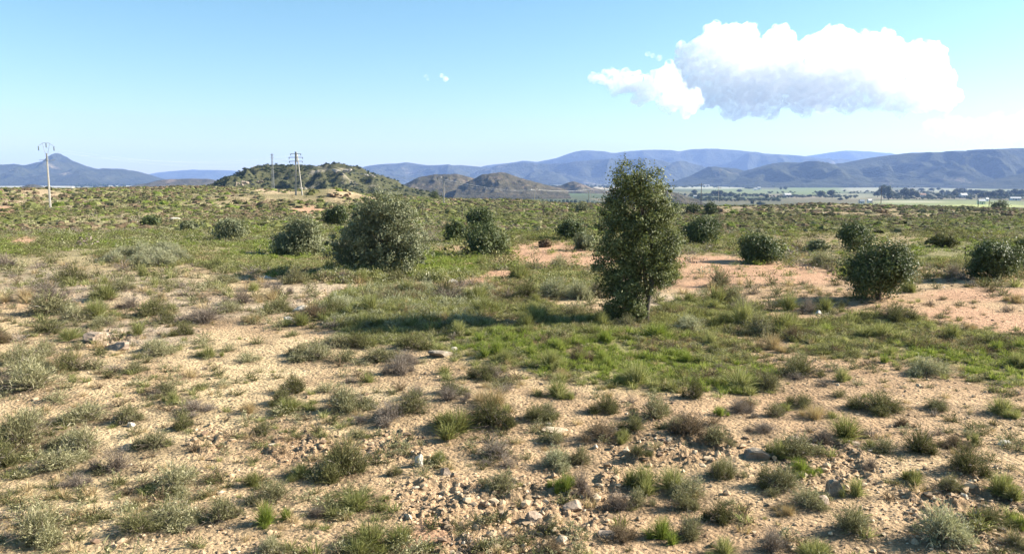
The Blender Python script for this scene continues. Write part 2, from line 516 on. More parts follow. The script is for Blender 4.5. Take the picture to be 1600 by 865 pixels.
mountain('right_ridge', [(1090, 292), (1115, 286), (1140, 277), (1165, 267), (1185, 261), (1200, 257), (1222, 253.5), (1250, 254.5), (1275, 257), (1300, 257.5), (1330, 252), (1360, 246.5), (1400, 241), (1430, 239), (1470, 237.5), (1520, 235.5), (1560, 233), (1600, 231), (1680, 228), (1800, 232), (1950, 246), (2100, 270)], 3900, 800, -16, MM2, 17, 430, rough=.55, n=520)
mountain('right_spur', [(1480, 293), (1530, 287), (1560, 281), (1600, 272), (1660, 262), (1740, 258), (1850, 270), (1950, 290)], 2950, 330, -19, MM2, 18, 300, rough=.4, n=220)
mountain('left_mountain', [(-420, 280), (-300, 266), (-180, 262), (-90, 258), (-30, 256), (0, 257), (25, 256), (36, 259), (48, 256.5), (60, 253), (78, 251.5), (112, 252), (124, 257), (140, 263), (155, 264.5), (172, 263), (190, 265), (210, 267), (230, 273), (250, 279), (290, 287), (330, 291)], 5000, 850, -14, MM2, 19, 600, rough=.5, n=420)
mountain('left_summit', [(62, 262), (69, 254), (74, 246), (80, 241), (88, 239), (95, 240.5), (99, 243.5), (107, 247), (114, 251), (122, 254), (140, 262)], 5350, 300, -14, MM2, 20, 300, rough=.25, n=160)
mountain('dark_low_hill', [(195, 293), (225, 288), (245, 282), (265, 280), (300, 279), (325, 279.5), (350, 284), (385, 292)], 2300, 200, -22, HM2, 21, 160, rough=.3, n=160)
mountain('dark_low_hill', [(18, 296), (32, 292), (45, 288.5), (54, 288), (62, 290), (75, 294), (90, 297)], 1900, 90, -22, HM2, 22, 90, rough=.25, n=90)
mountain('rocky_hill', [(300, 312), (325, 296), (345, 284), (362, 278), (380, 268), (395, 262), (410, 258.5), (425, 257.5), (434, 261.5), (444, 258.5), (458, 256), (475, 256.5), (490, 258), (505, 257.5), (522, 257), (535, 257.5), (550, 260), (562, 263), (575, 268), (592, 273), (610, 280), (628, 287), (650, 295), (690, 307), (740, 320)], 520, 150, -21, HM, 23, 42, rough=.26, n=420, m=110, crest_amp=.06, lean=.85)
mountain('rocky_hill_spur', [(318, 305), (335, 291), (350, 284), (362, 277), (372, 279), (388, 288), (405, 293), (430, 302)], 430, 40, -14, HM, 24, 22, rough=.22, n=160, crest_amp=.1)
mountain('brown_hill', [(615, 296), (640, 284), (655, 277), (680, 272.5), (700, 271.5), (715, 272), (735, 277), (755, 284), (775, 292)], 1500, 130, -23, HM2, 25, 90, rough=.18, n=200, crest_amp=.03)
mountain('brown_hill', [(715, 292), (740, 280), (752, 273.5), (765, 270.5), (780, 269), (795, 271.5), (812, 277), (830, 282), (850, 288), (885, 296)], 1400, 120, -23, HM2, 26, 80, rough=.18, n=200, crest_amp=.03)
mountain('brown_hill', [(860, 296), (878, 289), (888, 285), (897, 283), (906, 286), (925, 293), (945, 297)], 1900, 100, -22, HM2, 27, 100, rough=.3, n=90)
mountain('brown_hill', [(960, 300), (985, 291), (1010, 290), (1035, 295), (1060, 303), (1085, 310)], 1000, 70, -23, HM2, 28, 60, rough=.4, n=110, crest_amp=.08)


# ------------------------------------------------------------------ plants: blade and leaf builders
def norm(a):
    return a / np.maximum(np.linalg.norm(a, axis=-1, keepdims=True), 1e-9)


def strips(P, Wd, rnd):
    """P (n,k,3) centre lines, Wd (n,k) widths -> ribbons that face random sides"""
    n, k, _ = P.shape
    T = norm(P[:, -1] - P[:, 0])
    r = norm(rng.normal(size=(n, 3)))
    S = norm(np.cross(T, r))[:, None] * (Wd[..., None] * .5)
    V = np.stack([P - S, P + S], 2).reshape(-1, 3)
    base = (np.arange(n) * k * 2)[:, None] + (np.arange(k - 1) * 2)[None]
    q = np.stack([base, base + 1, base + 3, base + 2], -1).reshape(-1, 4)
    return V, q, np.repeat(rnd, k * 2)


def join(parts):
    V, Q, A = [], [], []
    o = 0
    for v, q, a in parts:
        V.append(v); Q.append(q + o); A.append(a); o += len(v)
    return np.vstack(V), np.vstack(Q), np.concatenate(A)


def blades(n, R, Hh, wid, spread, droop, segs=3, base=.25, lo=.45):
    """a tuft of arching blades, radius about R, height about Hh"""
    a = rng.uniform(0, 2 * PI, n); br = base * R * np.sqrt(rng.uniform(0, 1, n))
    th = np.abs(rng.normal(0, spread, n)); th = np.clip(th, 0, 1.35)
    a2 = a + rng.normal(0, .7, n)
    L = rng.uniform(lo, 1.05, n)
    lean = np.sin(th) * R; up = np.cos(th) * Hh
    t = np.linspace(0, 1, segs + 1)
    x = (br * np.cos(a))[:, None] + (np.cos(a2) * lean * L)[:, None] * t + rng.normal(0, .03 * R, (n, segs + 1)) * t
    y = (br * np.sin(a))[:, None] + (np.sin(a2) * lean * L)[:, None] * t + rng.normal(0, .03 * R, (n, segs + 1)) * t
    z = (up * L)[:, None] * (t + droop * (t - t * t * 1.6)) - .01
    w = wid * rng.uniform(.6, 1.2, n)[:, None] * (1 - .85 * t ** 1.5)
    return strips(np.stack([x, y, z], -1), w, rng.uniform(0, 1, n))


def twigs(n, R, Hh, wid, sub=7, leaf=.035, leafw=.008, lo=.6):
    """a dome of stiff fine stems, each carrying short side leaves"""
    d = norm(rng.normal(size=(n, 3)) * [1, 1, .8] + [0, 0, .8]); d[:, 2] = np.abs(d[:, 2])
    L = rng.uniform(lo, 1.05, n)
    lump = .75 + .5 * vn3(d * 2.2 + rng.uniform(0, 50), 3)
    tip = d * np.array([R, R, Hh]) * (L * lump)[:, None]
    bs = np.stack([rng.normal(0, .12 * R, n), rng.normal(0, .12 * R, n), np.full(n, -.01)], 1)
    t = np.linspace(0, 1, 4)[None, :, None]
    mid = rng.normal(0, .05 * R, (n, 1, 3))
    P = bs[:, None] * (1 - t) + tip[:, None] * t + mid * (t * (1 - t) * 4) + np.array([0, 0, .15 * Hh]) * (t * (1 - t) * 2)
    w = np.full((n, 4), wid) * np.array([1.3, 1.1, .9, .4])
    parts = [strips(P, w, rng.uniform(0, .35, n))]
    if sub:
        k = rng.integers(0, n, n * sub); f = rng.uniform(.45, 1.0, n * sub)[:, None]
        c = bs[k] * (1 - f) + tip[k] * f + mid[k, 0] * (f * (1 - f) * 4) + np.array([0, 0, .15 * Hh]) * (f * (1 - f) * 2)
        dv = norm(norm(tip[k] - bs[k]) * .8 + rng.normal(size=(n * sub, 3)) * .7)
        e = c + dv * (leaf * rng.uniform(.5, 1.3, n * sub))[:, None]
        P2 = np.stack([c, (c + e) / 2 + rng.normal(0, leaf * .06, c.shape), e], 1)
        w2 = np.full((n * sub, 3), leafw) * np.array([.7, 1, .25])
        parts.append(strips(P2, w2, rng.uniform(.2, 1, n * sub)))
    return join(parts)


def leaves(C, out, L, W, up=.3, rnd=None, spread=1.0):
    """diamond leaves at C"""
    n = len(C)
    nrm = norm(out * .95 + rng.normal(size=(n, 3)) * spread * .6 + np.array([0, 0, up]))
    ax = norm(np.cross(nrm, rng.normal(size=(n, 3))))
    b = np.cross(nrm, ax)
    l = (L * rng.uniform(.6, 1.25, n))[:, None]; w = (W * rng.uniform(.6, 1.2, n))[:, None]
    V = np.stack([C - ax * l / 2, C + b * w / 2 + nrm * w * .12 - ax * l * .05, C + ax * l / 2, C - b * w / 2 + nrm * w * .12 - ax * l * .05], 1).reshape(-1, 3)
    q = np.arange(n * 4).reshape(n, 4)
    r = rng.uniform(0, 1, n) if rnd is None else rnd
    return V, q, np.repeat(r, 4)


def crown_mesh(lobes, ncl, per, L, W, sig, seed=0, shell=.22, zmin=.03, up=.3, lump=.25, sprigs=.17):
    lob = np.array(lobes, float)
    wt = (lob[:, 3] * lob[:, 5]) ** 1.0; wt /= wt.sum()
    k = rng.choice(len(lob), ncl, p=wt)
    d = norm(rng.normal(size=(ncl, 3)))
    r = (1 - shell * 2.0 * rng.uniform(0, 1, ncl) ** 1.6) * (1 + lump * (vn3(d * 2.6 + lob[k, :3] * 3.1, seed + 3) - .5) * 2)
    sprig = rng.uniform(0, 1, ncl) < sprigs
    r = np.where(sprig, r * rng.uniform(1.08, 1.38, ncl), r)
    c = lob[k, :3] + d * lob[k, 3:] * r[:, None]
    thin = np.where(sprig, .55, 1.0)
    keep = c[:, 2] > zmin
    c = c[keep]; d = d[keep]; thin = thin[keep]
    m = len(c)
    cr = rng.uniform(0, 1, m)
    i = np.repeat(np.arange(m), per)
    P = c[i] + rng.normal(0, 1, (m * per, 3)) * sig * np.array([1, 1, .9]) * (rng.uniform(.5, 1.3, m) * thin)[i][:, None]
    ok = P[:, 2] > .01
    rnd = np.clip(cr[i] * .55 + rng.uniform(0, .45, m * per), 0, 1)
    return leaves(P[ok], d[i][ok], L, W, up, rnd[ok]), c


def tube(pts, rad, sides=7):
    pts = np.array(pts, float); rad = np.array(rad, float)
    T = np.gradient(pts, axis=0); T = norm(T)
    ref = np.array([.31, .95, .1])
    S = norm(np.cross(T, ref)); B = np.cross(T, S)
    a = np.linspace(0, 2 * PI, sides, endpoint=False)
    V = (pts[:, None] + rad[:, None, None] * (np.cos(a)[None, :, None] * S[:, None] + np.sin(a)[None, :, None] * B[:, None])).reshape(-1, 3)
    k = len(pts)
    i = (np.arange(k - 1) * sides)[:, None]; j = np.arange(sides)[None]; j2 = (j + 1) % sides
    q = np.stack([i + j, i + j2, i + sides + j2, i + sides + j], -1).reshape(-1, 4)
    c0 = len(V)
    V = np.vstack([V, pts[:1], pts[-1:]])
    jj = j[0]; kk = j2[0]; e = (k - 1) * sides
    cap = np.vstack([np.stack([kk, jj, np.full(sides, c0), np.full(sides, c0)], 1)[:, :3].repeat(1, 0), np.stack([e + jj, e + kk, np.full(sides, c0 + 1)], 1)])
    return V, q, cap


def tubes_mesh(name, items, sides=7, smooth=True):
    V, Q, C = [], [], []
    o = 0
    for pts, rad in items:
        v, q, c = tube(pts, rad, sides)
        V.append(v); Q.append(q + o); C.append(c + o); o += len(v)
    return mesh_np(name, np.vstack(V), [np.vstack(Q), np.vstack(C)], smooth=smooth)


# ------------------------------------------------------------------ plant materials
OAK = leaf_mat('oak_leaf', [(0, (.05, .057, .022)), (.35, (.112, .130, .048)), (.7, (.205, .225, .095)), (1, (.36, .37, .20))], .30, .5, .22)
OAKG = leaf_mat('grey_oak_leaf', [(0, (.07, .078, .04)), (.4, (.15, .162, .085)), (.75, (.245, .255, .148)), (1, (.37, .37, .245))], .26, .5, .22)
BUSH = leaf_mat('bush_leaf', [(0, (.034, .046, .018)), (.4, (.066, .088, .032)), (.8, (.115, .138, .052)), (1, (.19, .205, .092))], .22, .5, .22)
BARK = plain_mat('bark', (.10, .08, .06), .95, .4, 12, 0, .01)
M_GREEN = leaf_mat('green_blade', [(0, (.09, .08, .03)), (.3, (.15, .16, .05)), (.75, (.27, .28, .11)), (1, (.45, .43, .22))], .38, .7, .1, .35)
M_LUSH = leaf_mat('lush_blade', [(0, (.08, .10, .02)), (.35, (.165, .215, .038)), (.8, (.275, .325, .08)), (1, (.38, .37, .16))], .42, .7, .1, .3)
M_GREY = leaf_mat('grey_green_leaf', [(0, (.075, .065, .035)), (.35, (.17, .16, .078)), (.75, (.30, .285, .15)), (1, (.50, .46, .30))], .2, .8, .1, .35)
M_OLIVE = leaf_mat('olive_leaf', [(0, (.045, .042, .02)), (.4, (.11, .11, .042)), (.8, (.20, .195, .08)), (1, (.34, .31, .17))], .2, .75, .1, .35)
M_DEAD = leaf_mat('dead_twig', [(0, (.13, .10, .08)), (.4, (.21, .17, .14)), (.8, (.32, .27, .22)), (1, (.44, .38, .32))], .1, .85, .1, .3)
M_STRAW = leaf_mat('straw_blade', [(0, (.22, .15, .08)), (.5, (.38, .28, .15)), (1, (.54, .44, .27))], .3, .8, .1, .3)
M_PALE = leaf_mat('silver_leaf', [(0, (.13, .13, .075)), (.5, (.31, .31, .185)), (1, (.52, .50, .35))], .28, .8, .1, .25)
M_BROWN = leaf_mat('brown_scrub_leaf', [(0, (.10, .07, .045)), (.5, (.18, .13, .08)), (1, (.30, .23, .15))], .15, .85, .1, .3)

# kind: (name, adjective phrase, noun, category, material, mesh maker at unit size R=1, H=1)
KINDS = {
    'green': ('grass_tuft', 'fresh green grass tuft', 'grass tuft', M_GREEN, lambda n, w: blades(int(340 * n), 1, 1, .016 * w, .75, .5)),
    'lush': ('grass_tuft', 'bright yellow-green grass tuft', 'grass tuft', M_LUSH, lambda n, w: blades(int(320 * n), 1, 1, .018 * w, .7, .45)),
    'grey': ('low_shrub', 'grey-green spiky shrublet', 'shrub', M_GREY, lambda n, w: join([twigs(int(110 * n), 1, 1, .010 * w, 9, .13, .017 * w), blades(int(120 * n), 1, 1, .012 * w, .85, .3)])),
    'olive': ('low_shrub', 'dark olive wiry shrublet', 'shrub', M_OLIVE, lambda n, w: join([twigs(int(150 * n), 1, 1, .010 * w, 6, .10, .014 * w), blades(int(140 * n), 1, 1, .011 * w, .8, .2)])),
    'dead': ('dry_shrub', 'dead grey-brown twiggy shrublet', 'dry shrub', M_DEAD, lambda n, w: twigs(int(210 * n), 1, 1, .010 * w, 3, .14, .008 * w, .45)),
    'straw': ('dry_grass_tuft', 'straw-coloured dry grass tuft', 'dry grass', M_STRAW, lambda n, w: blades(int(280 * n), 1, 1, .013 * w, .75, .4)),
    'pale': ('low_shrub', 'pale silver-green rounded shrublet', 'shrub', M_PALE, lambda n, w: join([twigs(int(130 * n), 1, 1, .010 * w, 10, .13, .019 * w), blades(int(110 * n), 1, 1, .013 * w, .8, .3)])),
    'brown': ('low_shrub', 'reddish brown half-dry shrublet', 'shrub', M_BROWN, lambda n, w: twigs(int(170 * n), 1, 1, .011 * w, 6, .11, .013 * w)),
}
def dome(nq, leaf, nb=0, bw=.03):
    """a low cushion of leaves seen from afar, with a few stems poking out"""
    d = norm(rng.normal(size=(nq, 3))); d[:, 2] = np.abs(d[:, 2])
    r = (1 - .55 * rng.uniform(0, 1, nq) ** 1.5) * (.7 + .6 * vn3(d * 2.4 + rng.uniform(0, 40), 7))
    C = d * r[:, None]
    p = [leaves(C, d, leaf, leaf * .5, .2, None, 1.3)]
    if nb: p.append(blades(nb, 1, 1.15, bw, .7, .4, 2))
    return join(p)


def cushion(nu, nv, nq, leaf, nb=0, bw=.05):
    """a low closed cushion of foliage with leaves standing out of it"""
    A, E = np.meshgrid(np.linspace(0, 2 * PI, nu, endpoint=False), np.linspace(-.15, PI / 2 * .97, nv))
    d = np.stack([np.cos(A) * np.cos(E), np.sin(A) * np.cos(E), np.sin(E)], -1).reshape(-1, 3)
    r = .50 + .50 * vn3(d * 1.9 + rng.uniform(0, 60), 9) * rng.uniform(.7, 1.1) + rng.normal(0, .06, len(d))
    V = d * r[:, None]
    i = (np.arange(nv - 1) * nu)[:, None]; j = np.arange(nu)[None]; j2 = (j + 1) % nu
    q = np.stack([i + j, i + j2, i + nu + j2, i + nu + j], -1).reshape(-1, 4)
    p = [(V, q, rng.uniform(.05, .75, len(V)))]
    dd = norm(rng.normal(size=(nq, 3))); dd[:, 2] = np.abs(dd[:, 2])
    p.append(leaves(dd * rng.uniform(.7, 1.1, nq)[:, None], dd, leaf, leaf * .5, .2, None, .9))
    if nb: p.append(blades(nb, 1, 1.15, bw, .7, .4, 2))
    return join(p)


PROTO = {}
LOD = {}
DRY = []
for k, (nm, ad, no, mt, mk) in KINDS.items():
    PROTO[k] = []
    for i in range(5):
        parts = []
        for j in range(1 + 2 + i % 3):
            v, q, a = mk(1.9 if j == 0 else .8, .85 if j == 0 else 1.5)
            v = v.copy()
            sc = rng.uniform(.66, .80) if j == 0 else rng.uniform(.26, .5)
            hz = rng.uniform(.85, 1.05) if j == 0 else sc * rng.uniform(1.0, 1.5)
            an = rng.uniform(0, 2 * PI); of = rng.uniform(0, .18) if j == 0 else rng.uniform(.42, .85)
            v[:, :2] = v[:, :2] * sc + np.array([math.cos(an), math.sin(an)]) * of; v[:, 2] *= hz
            parts.append((v, q, a))
        v, q, a = join(parts)
        me = mesh_np(nm, v, q, dict(rnd=a)); me.materials.append(mt)
        PROTO[k].append(me)
    bl = k in ('green', 'lush', 'straw')
    LOD[k] = [[mk(f, w) for _ in range(4)] for f, w in ((.6, 1.4), (.2, 2.3))] + [[dome(52, .27, 26 if bl else 12, .04) for _ in range(6)], [join([cushion(7, 3, 10, .3), dome(20, .32, 8, .06)]) for _ in range(6)], [join([cushion(6, 3, 3, .3), dome(15, .36)]) for _ in range(6)]]
for i in range(3):
    v, q, a = twigs(60, .95, .8, .010, 3, .13, .008, .4)
    me = mesh_np('dry_twigs', v, q, dict(rnd=a)); me.materials.append(M_DEAD)
    DRY.append(me)


def merge(kind_items):
    """kind_items: list of (proto (V,q,a), x,y,z, sx, sz, rot) -> one soup"""
    grp = {}
    for it in kind_items: grp.setdefault(id(it[0]), (it[0], []))[1].append(it[1:])
    Vs, Qs, As = [], [], []
    o = 0
    for (v, q, a), L in grp.values():
        L = np.array(L, float); n = len(L)
        c = (np.cos(L[:, 5]) * L[:, 3])[:, None]; sn = (np.sin(L[:, 5]) * L[:, 3])[:, None]
        X = v[None, :, 0] * c - v[None, :, 1] * sn + L[:, 0:1]
        Y = v[None, :, 0] * sn + v[None, :, 1] * c + L[:, 1:2]
        Z = v[None, :, 2] * L[:, 4:5] + L[:, 2:3]
        Vs.append(np.stack([X, Y, Z], -1).reshape(-1, 3))
        Qs.append((q[None] + (np.arange(n) * len(v))[:, None, None]).reshape(-1, 4) + o)
        As.append(np.clip(a[None] + rng.uniform(-.2, .2, (n, 1)), 0, 1).ravel())
        o += n * len(v)
    return np.vstack(Vs), np.vstack(Qs), np.concatenate(As)


# ------------------------------------------------------------------ foreground tufts
# placed one by one from the photograph: (px, py of the base, width, height, kind)
HAND = [
    (52, 668, 100, 45, 'grey'), (140, 655, 100, 45, 'grey'), (195, 660, 70, 40, 'grey'), (130, 706, 100, 55, 'grey'), (92, 732, 100, 42, 'grey'), (178, 735, 75, 48, 'dead'), (242, 699, 80, 40, 'grey'), (118, 757, 60, 30, 'dead'), (278, 758, 125, 50, 'grey'), (62, 842, 110, 70, 'grey'), (215, 832, 95, 38, 'olive'), (275, 812, 110, 50, 'grey'), (345, 812, 90, 48, 'grey'), (398, 758, 55, 40, 'green'), (300, 642, 80, 25, 'dead'), (388, 645, 50, 35, 'straw'),
    (540, 738, 105, 80, 'olive'), (472, 742, 70, 40, 'green'), (415, 818, 80, 65, 'lush'), (500, 806, 50, 26, 'dead'), (556, 792, 120, 50, 'green'), (578, 852, 145, 72, 'green'), (420, 866, 70, 40, 'grey'), (455, 640, 90, 34, 'green'), (602, 655, 90, 42, 'dead'), (640, 640, 90, 45, 'grey'), (715, 672, 120, 62, 'green'), (770, 664, 90, 55, 'olive'), (775, 715, 100, 48, 'dead'), (685, 722, 50, 32, 'green'), (618, 742, 34, 20, 'olive'),
    (836, 656, 62, 34, 'olive'), (945, 642, 70, 36, 'olive'), (1018, 652, 82, 48, 'grey'), (1126, 650, 36, 30, 'lush'), (945, 686, 84, 40, 'brown'), (975, 687, 50, 34, 'green'), (1060, 668, 52, 26, 'grey'), (1118, 692, 72, 36, 'grey'), (872, 727, 80, 38, 'pale'), (905, 722, 60, 36, 'grey'), (995, 720, 46, 24, 'olive'), (882, 768, 60, 50, 'lush'), (908, 770, 60, 50, 'dead'), (1124, 748, 48, 45, 'olive'), (1050, 762, 100, 56, 'green'), (1080, 775, 80, 45, 'grey'), (968, 796, 70, 42, 'dead'), (1000, 790, 60, 38, 'grey'), (1066, 794, 62, 40, 'grey'), (1036, 842, 76, 60, 'lush'), (1082, 835, 66, 52, 'grey'), (1122, 812, 62, 42, 'olive'), (1130, 868, 74, 50, 'green'), (860, 866, 54, 34, 'brown'), (1192, 757, 44, 42, 'olive'),
    (1216, 716, 54, 54, 'green'), (1252, 738, 72, 44, 'lush'), (1222, 764, 92, 48, 'grey'), (1255, 634, 54, 30, 'olive'), (1322, 684, 115, 62, 'green'), (1286, 692, 54, 34, 'dead'), (1368, 640, 100, 40, 'olive'), (1432, 704, 84, 54, 'olive'), (1382, 706, 54, 30, 'grey'), (1360, 732, 42, 24, 'dead'), (1430, 752, 56, 36, 'green'), (1490, 697, 52, 24, 'brown'), (1522, 692, 28, 28, 'green'), (1562, 645, 84, 44, 'green'), (1508, 738, 92, 56, 'olive'), (1562, 774, 94, 60, 'green'), (1482, 766, 60, 36, 'grey'), (1335, 774, 54, 48, 'green'), (1332, 830, 92, 52, 'grey'), (1468, 845, 130, 78, 'pale'), (1545, 818, 80, 38, 'olive'), (1592, 824, 54, 44, 'lush'), (1208, 858, 74, 58, 'dead'), (1272, 876, 110, 54, 'green'), (1410, 664, 40, 22, 'brown'),
    (112, 442, 84, 36, 'olive'), (72, 490, 110, 46, 'grey'), (85, 518, 74, 28, 'olive'), (205, 480, 54, 24, 'dead'), (215, 524, 46, 28, 'green'), (165, 508, 62, 24, 'grey'), (40, 566, 90, 44, 'grey'), (112, 578, 84, 46, 'olive'), (52, 606, 112, 52, 'grey'), (8, 610, 44, 36, 'dead'), (240, 548, 62, 30, 'grey'), (330, 558, 54, 32, 'green'), (255, 504, 50, 32, 'olive'), (320, 502, 100, 36, 'dead'), (376, 474, 60, 34, 'dead'), (345, 442, 60, 24, 'grey'),
    (622, 582, 62, 40, 'dead'), (455, 614, 62, 44, 'olive'), (520, 490, 66, 34, 'olive'), (435, 460, 50, 28, 'dead'), (590, 562, 90, 34, 'grey'), (500, 560, 90, 34, 'grey'),
    (868, 462, 84, 38, 'pale'), (905, 466, 60, 36, 'pale'), (1080, 518, 66, 36, 'pale'), (1160, 484, 54, 30, 'dead'), (1150, 606, 110, 54, 'green'), (1082, 622, 54, 44, 'olive'), (1205, 545, 70, 48, 'straw'), (1235, 530, 50, 34, 'brown'), (1378, 528, 110, 44, 'green'), (1450, 584, 70, 34, 'pale'), (1290, 520, 60, 30, 'lush'), (1200, 610, 60, 40, 'grey'), (700, 470, 90, 30, 'dead'), (600, 470, 70, 30, 'grey'),
    (195, 402, 52, 24, 'pale'), (240, 408, 70, 28, 'pale'), (272, 400, 44, 24, 'pale'), (215, 412, 50, 22, 'pale'), (180, 408, 44, 24, 'pale'), (255, 414, 60, 30, 'pale'), (225, 402, 60, 30, 'pale'), (285, 408, 40, 24, 'pale'), (260, 394, 60, 24, 'pale'),
]
tufts = []      # x, y, z, width, height, kind, px, py, screen size


def add_tuft(x, y, w, h, kind):
    tufts.append([x, y, w, h, kind])


for px, py, w, h, k in HAND:
    g = ground_hit(px, py)
    s = g[1] / F
    add_tuft(g[0], g[1], w * s, h * s * 1.02, k)

# the rest: scattered by how much grows where
cell = .30
gx, gy = np.meshgrid(np.arange(-22, 22, cell), np.arange(4.0, 24.0, cell))
gx = gx.ravel() + rng.uniform(-.5, .5, gx.size) * cell; gy = gy.ravel() + rng.uniform(-.5, .5, gy.size) * cell
ok = np.abs(gx) < gy * .92
gx, gy = gx[ok], gy[ok]
mk = masks(gx, gy)
clump = fbm(gx / 1.6, gy / 1.6, 3, 401)
dens = .20 + .58 * np.clip(clump * 1.6, -.38, 1)
dens = dens * (1 - .8 * mk['red']) * (1 - .25 * mk['grey']) * (1 - .55 * ell(mk['px'], mk['py'], [(330, 760, 330, 130), (350, 585, 170, 60), (900, 830, 150, 70)]))
dens += .25 * sstep(640, 520, mk['py']) * (1 - mk['red'])
dens = dens * (1 - .5 * mk['green'])
dens = np.maximum(dens, .16 * mk['green'])
pick = rng.uniform(0, 1, len(gx)) < dens * .75
kn = vn(gx / 1.1, gy / 1.1, 431) * .6 + rng.uniform(0, 1, len(gx)) * .4
hx = np.array([t[0] for t in tufts]); hy = np.array([t[1] for t in tufts]); hw = np.array([t[2] for t in tufts])
for i in np.where(pick)[0]:
    x, y = gx[i], gy[i]
    q = np.hypot((hx - x), (hy - y) * .7)
    if np.any(q < hw * .42): continue
    gr = mk['green'][i]; lu = mk['lush'][i]
    r = rng.uniform()
    if r < lu * .7: k = 'lush'
    elif r < gr * .85: k = 'green'
    else:
        k = ('dead', 'grey', 'olive', 'grey', 'green', 'straw', 'grey', 'dead', 'olive', 'brown')[int(np.clip((kn[i] - .15) / .7, 0, .999) * 10)]
    w = rng.lognormal(math.log(.34), .42); w = min(w, .8) * (1.0 if y < 14 else 1.15)
    h = w * rng.uniform(.40, .62) * (1.3 if k in ('green', 'lush') else 1)
    if gr > .5: w *= 1.15; h *= 1.2
    add_tuft(x, y, w, h, k)

strew_litter()
tx = np.array([t[0] for t in tufts]); ty = np.array([t[1] for t in tufts])
tz = H(tx, ty)
tpx, tpy = project(tx, ty, tz)
size = np.array([t[2] * t[3] for t in tufts]) * (F / np.maximum(ty, 1)) ** 2
inview = (tpx > -25) & (tpx < 1625) & (tpy < 905)
order = np.argsort(-np.where(inview, size, -1) - np.where(np.arange(len(tufts)) < len(HAND), 1e5, 0))
NIND = 290
single = set(int(i) for i in order[:NIND])

# landmarks for telling tufts apart
LAND = [('the tall oak', 990, 505), ('the big grey-green oak shrub', 590, 430), ('the dark flat boulder', 1180, 715), ('the pair of brown boulders', 1292, 775), ('the white standing stone', 658, 728), ('the brown block of rock', 152, 530), ('the red soil patch', 680, 845), ('the bush on the red sand', 1372, 470), ('the shaded grass hummock', 610, 520), ('the bright grass strip', 1560, 585), ('the green sward below the oak', 970, 570), ('the bush standing by the bare sand', 1555, 437), ('the cracked clod bed', 880, 820), ('the pale stony bank', 100, 445), ('the split stone slab', 870, 672)]
LX = [ground_hit(a[1], min(a[2], 870))[:2] for a in LAND]
ORD = ['', 'second ', 'third ', 'fourth ', 'fifth ', 'sixth ', 'seventh ', 'eighth ', 'ninth ', 'tenth ', 'eleventh ', 'twelfth ', 'thirteenth ', 'fourteenth ', 'fifteenth ', 'sixteenth ', 'seventeenth ', 'eighteenth ', 'nineteenth ', 'twentieth ', 'twenty-first ', 'twenty-second ', 'twenty-third ', 'twenty-fourth ', 'twenty-fifth ', 'twenty-sixth ', 'twenty-seventh ', 'twenty-eighth ', 'twenty-ninth ', 'thirtieth ']
byk = {}
for i in single:
    d = [math.hypot(tx[i] - a[0], ty[i] - a[1]) for a in LX]
    j = int(np.argmin(d))
    byk.setdefault((tufts[i][4], j), []).append((d[j], i))
tlabel = {}
for (k, j), L in byk.items():
    L.sort()
    for n, (d, i) in enumerate(L):
        o = ('first ' if n == 0 else ORD[min(n, len(ORD) - 1)]) if len(L) > 1 else 'only '
        tlabel[i] = f"{o}{KINDS[k][1]} from {LAND[j][0]}" if o != 'only ' else f"lone {KINDS[k][1]} beside {LAND[j][0]}"

cnt = 0
rest = {}
for i, (x, y, w, h, k) in enumerate(tufts):
    z = float(tz[i])
    rot = random.uniform(0, 2 * PI)
    if i in single:
        o = obj(KINDS[k][0], PROTO[k][cnt % 5], None, None, (x, y, z), rot, tlabel[i], KINDS[k][2], 'low plants scattered over the dry ground')
        sx = w * .50
        o.scale = (sx * 1.1, sx * random.uniform(.9, 1.2), h * .92)
        if k in ('grey', 'olive', 'pale', 'brown') and h * F / y > 18:
            c = obj('dry_twigs', DRY[cnt % 3], None, o); c.rotation_euler.z = random.uniform(0, 6)
        cnt += 1
    else:
        rest.setdefault(k, []).append((LOD[k][0 if y < 12 else 1][random.randrange(4)], x, y, z, w * .56, h, rot))


M_ = 11500
sy = 4.2 + 17 * rng.uniform(0, 1, M_) ** 1.3; sx_ = rng.uniform(-.92, .92, M_) * sy
smk = masks(sx_, sy); sz_ = H(sx_, sy); sc_ = fbm(sx_ / 1.2, sy / 1.2, 3, 403); skn = vn(sx_ / 1.3, sy / 1.3, 435)
for i in np.where(rng.uniform(0, 1, M_) < np.clip(.30 + 1.1 * sc_, .05, 1) * (1 - .75 * smk['red']))[0]:
    k = ('dead', 'grey', 'straw', 'olive', 'grey', 'green', 'brown', 'straw')[int(np.clip((skn[i] * .6 + rng.uniform() * .4 - .1) / .8, 0, .999) * 8)]
    w = rng.uniform(.05, .17)
    rest.setdefault(k, []).append((LOD[k][1][random.randrange(4)], sx_[i], sy[i], float(sz_[i]), w, w * rng.uniform(.5, .95), rng.uniform(0, 6.3)))


def soup(name, by, label, cat):
    """one object of uncountable plants, one material slot per kind"""
    V, Q, A, M = [], [], [], []
    o = 0
    mats = []
    for k, items in by.items():
        v, q, a = merge(items)
        V.append(v); Q.append(q + o); A.append(a); M.append(np.full(len(q), len(mats))); o += len(v)
        mats.append(KINDS[k][3])
    me = mesh_np(name, np.vstack(V), np.vstack(Q), dict(rnd=np.concatenate(A)))
    for m_ in mats: me.materials.append(m_)
    me.polygons.foreach_set('material_index', np.concatenate(M).astype(np.int32))
    return obj(name, me, None, label=label, cat=cat, kind='stuff')


soup('undergrowth', rest, 'small grass and herb tufts scattered thinly over the sandy ground', 'undergrowth')

